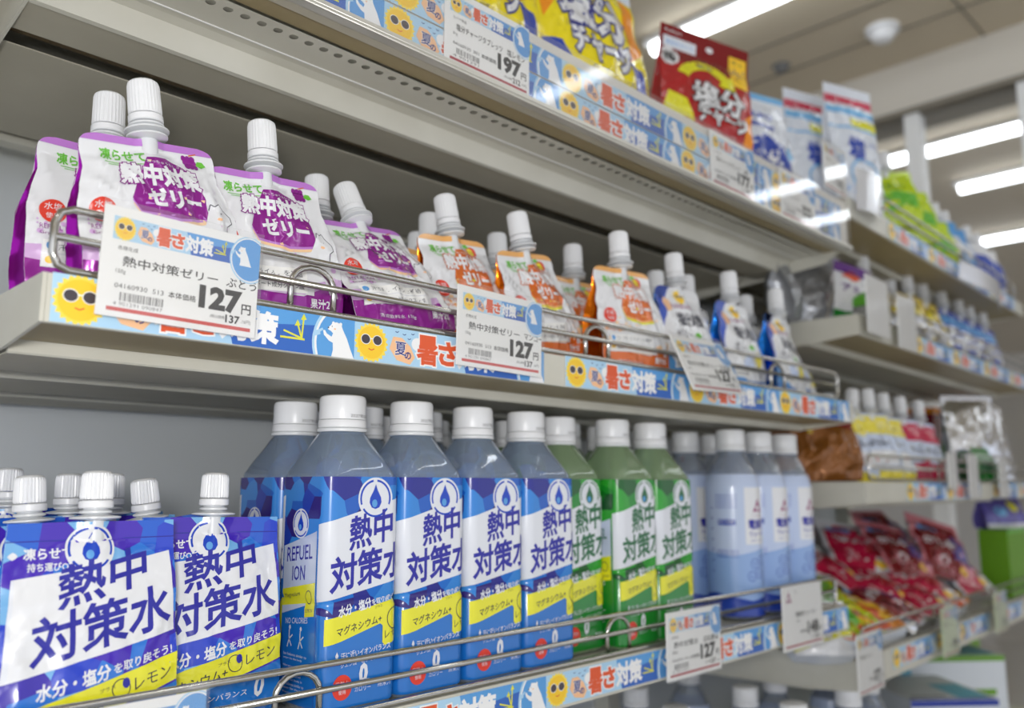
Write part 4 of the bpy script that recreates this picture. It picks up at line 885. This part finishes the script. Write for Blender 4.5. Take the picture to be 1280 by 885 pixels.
silv = bag(34, 105, 15, 9, 41, 'foil_grey', 'foil_grey', Art().text('ゼリー', -20, 60, 9, 'grey', 1, w=36), wr=3, name='foil_pack', gus='foil_grey')
put(silv, *far(-.010, .085, .2185), 20, 6, -10, 'grey foil pack lying back at the left end of the far second shelf', 'foil packs')
put(silv, *far(.065, .100, .2185), -50, 8, 14, 'tall bent grey foil pack beside the purple printed pack', 'foil packs')
prp = bag(30, 92, 11, 7, 43, 'film_white', 'silver', Art().rect(-30, 76, 30, 92, 'purple_ink', 1).poly([(-20, 70), (0, 84), (14, 72), (0, 64)], 'orange_red', 2).text('アミノ', -20, 44, 12, 'purple_ink', 2, w=40, bold=.03).rect(-30, 0, 30, 14, 'g_green', 1), wr=2.5, name='sports_pack')
put(prp, *far(.085, .045, .2185), -30, 6, 14, 'white pack with purple print leaning at the left end of the far second shelf')
t = thing('squeeze_pack', 'green capped pack with a barcode on the far second shelf', 'pack', far(.092, .012, .2175), (0, R(14), TH))
MB().prism([(-.022, 0), (.022, 0), (.024, .018), (-.024, .018)], 1, 0, .018).build('lower_part', 'silver', t)
MB().lathe([(.018, .018), (.023, .022), (.022, .034), (.012, .044), (.004, .047)], 28, cy=.010).build('green_cap', 'green_ink', t, 'auto')
a = Art(); xx = -18
random.seed(5)
while xx < 16: q = random.choice((.6, 1, 1.6)); a.rect(xx, 2, xx + q, 15, 'black', 0); xx += q + random.choice((.8, 1.4))
a.wrap(flat, 'barcode', t, off=.3, normals=False)
# third shelf
def snack(seed): return bag(62, 88, 24, 10, seed, 'bag_brown', 'bag_brown', Art().poly([(-60, 80), (-30, 70), (20, 76), (60, 66), (60, 88), (-60, 88)], 'bag_dkred', 1).poly([(-10, 88), (-6, 60), (2, 60), (4, 88)], 'gold_pack', 2), wr=6, name='brown_bag', step=5)
sb = snack(51); put(sb, *far(.010, .075, .0075), -40, 2, 0, 'brown glossy bag at the left end of the far third shelf')
lemonp = small_pouch(53, 'film_clearblue', 'gold_pack', Art().rect(-42, 66, 42, 92, 'lemon', 1).text('はちみつ', -28, 48, 10, 'ink_dark', 2, w=56, bold=.02).rect(-30, 22, 30, 42, 'film_white', 2).text('レモン', -20, 26, 10, 'red', 3, w=40).rect(-42, 0, 42, 14, 'lemon', 1))
redp = small_pouch(55, 'film_clearblue', 'bag_red', Art().rect(-42, 62, 42, 90, 'bag_crimson', 1).text('りんご', -24, 44, 12, 'ink_dark', 2, w=48, bold=.03).poly([(-42, 0), (42, 0), (42, 36), (0, 26), (-42, 38)], 'bag_crimson', 1))
for p, x, d, yw, ro, lb in ((lemonp, .100, .060, -14, 12, 'yellow topped pouch leaning left at the front of the far third shelf'), (lemonp, .160, .045, -14, 0, 'yellow topped pouch with the tallest cap on the far third shelf'), (lemonp, .225, .050, -14, 2, 'third yellow topped pouch before the red ones'), (lemonp, .180, .110, 0, 0, 'yellow topped pouch in the second row'),
        (redp, .298, .048, -14, 0, 'first red and clear pouch on the far third shelf'), (redp, .372, .050, -14, 4, 'second red and clear pouch on the far third shelf')):
    put(p, *far(x, d, .0075), yw, 3, ro, lb, 'yellow topped pouches' if p is lemonp else 'red clear pouches')
gp = bag(40, 80, 12, 8, 57, 'g_green', 'g_green', Art().ell(0, 50, 18, 14, 'green_ink', 1), wr=3, name='green_pack'); put(gp, *far(.50, .13, .0075), -10, 14, 10, 'green pack low behind the red pouches')
sp = bag(52, 158, 14, 16, 59, 'silver', 'silver', Art().text('ゼリー', -24, 40, 12, 'grey', 1, w=44), wr=1.2, name='mirror_bag', step=6); put(sp, *far(.640, .045, .0075), -36, 4, 0, 'large mirror bright silver bag on the far third shelf')
put(sp, *far(.770, .050, .0075), -20, 8, 8, 'second silver bag at the right picture edge of the third shelf')
gp2 = bag(60, 60, 12, 6, 61, 'g_green', 'g_green', Art().rect(-50, 20, 50, 40, 'ink_green', 1), wr=2, name='green_pack'); put(gp2, *far(.60, .018, .0075), 0, 4, 0, 'dark green low pack behind the wire guard under the silver bag')
t = thing('snack_box', 'orange and dark boxed snack behind the silver bags', 'box', far(.80, .16, .0075), (0, 0, TH))
MB().box(-.09, .09, -.03, .03, 0, .135).build('carton', 'bag_dkred', t); MB().box(-.092, .092, -.032, .032, .135, .147).build('lid', 'bag_orange', t)
# fourth shelf: heap of candy bags
def sweet_art(c1, c2, txt, seed):
    a = Art(); rd = random.Random(seed); a.poly([(-50, 0), (10, 0), (30, 60), (50, 118), (-20, 120), (-50, 90)], c1, 1)
    a.poly([(10, 40), (50, 30), (50, 90), (24, 96)], c2, 2).text(txt, -40, 62, 18, 'film_white', 3, w=62, bold=.05).ell(-18, 34, 15, 15, 'bag_pink', 2).ell(-14, 32, 9, 9, 'film_white', 3)
    a.ell(26, 20, 10, 8, 'sun_yellow', 3).rect(-40, 96, 0, 108, 'sky', 3)
    return a
heap = [bag(56, 130, 10, 8, 71, 'film_white', 'silver', sweet_art('bag_crimson', 'bag_red', '梅ぼし', 1), wr=4.5, step=8), bag(56, 130, 10, 8, 73, 'bag_pink', 'silver', sweet_art('bag_dkred', 'bag_purple', 'のど飴', 2), wr=5, step=8),
        bag(56, 130, 10, 8, 75, 'bag_lime', 'bag_white', sweet_art('green_ink', 'banner', 'レモン', 3), wr=4, step=8), bag(56, 130, 10, 8, 77, 'bag_orange', 'bag_white', sweet_art('orange_red', 'sun_yellow', '塩飴', 4), wr=4, step=8)]
HP = [(2, .00, .050, 0, -30, 66, 0, 'lime candy bag sagging out below the 148 card'), (2, .085, .060, 6, -24, 60, 0, 'lime and yellow candy bag behind the first far card'), (3, .030, .040, 10, 30, 72, 0, 'orange candy bag tucked at the left shelf corner'),
      (0, .17, .150, 14, -15, 66, 0, 'red and white candy bag left in the heap'), (0, .06, .25, 20, -30, 66, 6, 'red candy bag deep at the left of the heap'), (0, .27, .130, 46, 16, 58, -6, 'red and white candy bag with a blue corner in mid heap'), (0, .30, .075, 16, -12, 60, 0, 'red candy bag low in front of the heap'),
      (3, .20, .050, 6, 10, 74, 0, 'orange candy bag behind the wire guard'), (1, .46, .190, 62, -20, 52, 8, 'dark pink candy bag high in the heap'), (1, .44, .100, 50, -24, 46, 12, 'pink bag with glare near the top of the heap'), (1, .60, .150, 66, -10, 46, 0, 'topmost pink and purple candy bag of the heap'),
      (1, .545, .075, 40, -30, 34, 16, 'large pink candy bag sliding down the right of the heap'), (0, .41, .045, 10, -14, 58, 0, 'white and red candy bag right of the pale green card'), (3, .47, .035, 8, 8, 66, 0, 'orange candy bag behind the second wire span'), (1, .34, .230, 50, 12, 62, -10, 'dark pink candy bag at the back left of the heap'), (0, .60, .045, 14, -10, 50, 0, 'red candy bag at the right foot of the heap'), (0, .21, .235, 30, 30, 64, 0, 'red candy bag rear left of the heap'),
      (3, .135, .040, 6, -10, 66, 0, 'orange and red candy bag just behind the first far price card'), (1, .26, .035, 8, 16, 68, 0, 'pink candy bag lying low along the wire guard'), (0, .35, .032, 6, -8, 66, 0, 'red and white candy bag pressed against the wire guard'), (2, .16, .10, 16, 20, 66, 0, 'lime candy bag under the red ones'),
      (0, .37, .150, 56, -40, 50, 10, 'red and white candy bag below the topmost pink one'), (1, .68, .17, 54, 10, 50, 0, 'pink candy bag at the far right end of the heap'), (0, .52, .13, 50, 24, 50, 0, 'red candy bag wedged under the topmost pink one')]
for p, x, d, z, yw, ti, ro, lb in HP: put(heap[p], *far(x, d, -.203 + z / 1000), yw, ti, ro, lb, 'candy bags heaped on the fourth shelf')
wl = bag(36, 72, 12, 10, 79, 'film_white', 'bag_white', Art().poly([(-46, 10), (46, 34), (46, 54), (-46, 26)], 'green_ink', 1).poly([(-46, 0), (46, 28), (46, 34), (-46, 10)], 'banner', 1), wr=4, step=8, name='candy_bag')
put(wl, *far(-.035, .050, -.204), -50, 30, 0, 'white bag with a green stripe bulging at the shelf end')
# tall green boxes and purple pack right of the heap
t = thing('green_carton', 'tall bright green carton standing right of the candy heap', 'carton', far(.755, .03, -.2055), (0, 0, TH)); MB().box(0, .140, 0, .05, 0, .125).build('carton', 'box_green', t); MB().box(.0, .140, -.0006, 0, .118, .125).build('top_flap', 'green_ink', t)
pb = bag(60, 66, 14, 8, 81, 'bag_purple', 'bag_purple', Art().ell(20, 40, 14, 12, 'banner', 1).ell(-20, 30, 16, 10, 'bag_lblue', 1).rect(-60, 0, 60, 8, 'film_white', 1), wr=4, step=8, name='purple_pack'); put(pb, *far(.825, .055, -.079), -20, 4, 0, 'purple glossy pack lying on the green carton')
# lowest deck
t = thing('display_deck', 'beige bottom deck below the fourth far shelf', 'shelf', far(-.1, 0, -.47), (0, 0, TH)); MB().box(0, 1.1, -.02, .38, 0, .02).build('deck_board', 'shelf_paint', t); MB().box(0, 1.1, -.022, -.02, -.04, .022).build('deck_fascia', 'shelf_paint', t)
M('deck_dark', (70, 72, 76), .6)
lb_ = ['capped bottle below the price card of the far corner', 'capped bottle standing left of the far shelf corner']
dk = ib
for i, (px_, d, s) in enumerate(((-.27, .13, 0), (-.19, .16, 0), (-.10, .06, 0), (-.045, .15, 0), (.03, .05, 0), (.055, .16, 0), (.115, .06, 0), (.185, .14, 0), (-.33, .24, 0), (-.14, .25, 0), (.0, .26, 0))):
    put(dk, *far(px_, d, -.4495 + (.0 if i % 2 else .004)), 20, 0, 0, 'bottle with white cap on the bottom deck, %s from the left of its row' % ['first', 'second', 'third', 'fourth', 'fifth', 'sixth', 'seventh', 'last', 'rear first', 'rear second', 'rear third'][i], 'bottles on the bottom deck', 'bottle')
def carton(label, x, d, z, w_, dp, h, base, top, band, yaw=0):
    t = thing('carton', label, 'carton', far(x, d, z), (0, 0, TH + yaw)); MB().box(0, w_, 0, dp, 0, h).build('box_body', base, t); MB().box(-.0004, w_ + .0004, -.0004, dp, h, h + .0006).build('lid', top, t)
    a = Art(); W_, H_ = w_ * 1000, h * 1000; a.rect(0, H_ - 9, W_, H_, band, 1).rect(W_ * .15, H_ * .62, W_ * .9, H_ * .68, band, 1).rect(W_ * .02, H_ * .2, W_ * .12, H_ * .9, 'box_cyan', 2).text('経口補水液', W_ * .2, H_ * .3, H_ * .2, 'box_blue', 2, w=W_ * .6, bold=.02)
    a.wrap(flat, 'printed_artwork', t, clip=(0, 0, W_, H_), off=.3, normals=False)
    b_ = Art().rect(0, 0, W_ * .97, 8, band, 0).rect(W_ * .6, 10, W_ * .95, dp * 600, 'box_cyan', 0).rect(W_ * .1, 20, W_ * .5, 26, 'grey', 0)
    b_.wrap(lambda u, v, o: Vector((u, v, H_ + .8 + o)), 'top_print', t, off=.1, normals=False); return t
carton('white carton with blue edge bands on the bottom deck at the right', .275, .06, -.4495, .135, .16, .142, 'box_white', 'box_white', 'box_blue', R(-42))
carton('white carton with a green lid edge behind the blue banded one', .455, .14, -.4495, .19, .14, .168, 'box_white', 'box_white', 'box_green', R(-42))
t = thing('green_carton', 'tall bright green carton on the bottom deck behind the others', 'carton', far(.74, .16, -.4495), (0, 0, TH)); MB().box(0, .26, 0, .10, 0, .235).build('carton', 'box_green', t); MB().box(0, .26, -.001, 0, .226, .235).build('top_flap', 'green_ink', t)
# things hidden as unused prototypes are removed
for lst in (grape, mango, citrus, water, [bb, bg, ib, lime, aqua, deep, gold, bluep, silv, prp, sb, lemonp, redp, gp, sp, gp2] + heap + [wl, pb, by, br, bt, bw]):
    for o in lst:
        if o.name not in used:
            for c in [o] + [q for q in bpy.data.objects if q.parent and (q.parent is o or q.parent.parent is o)]: bpy.data.objects.remove(c)
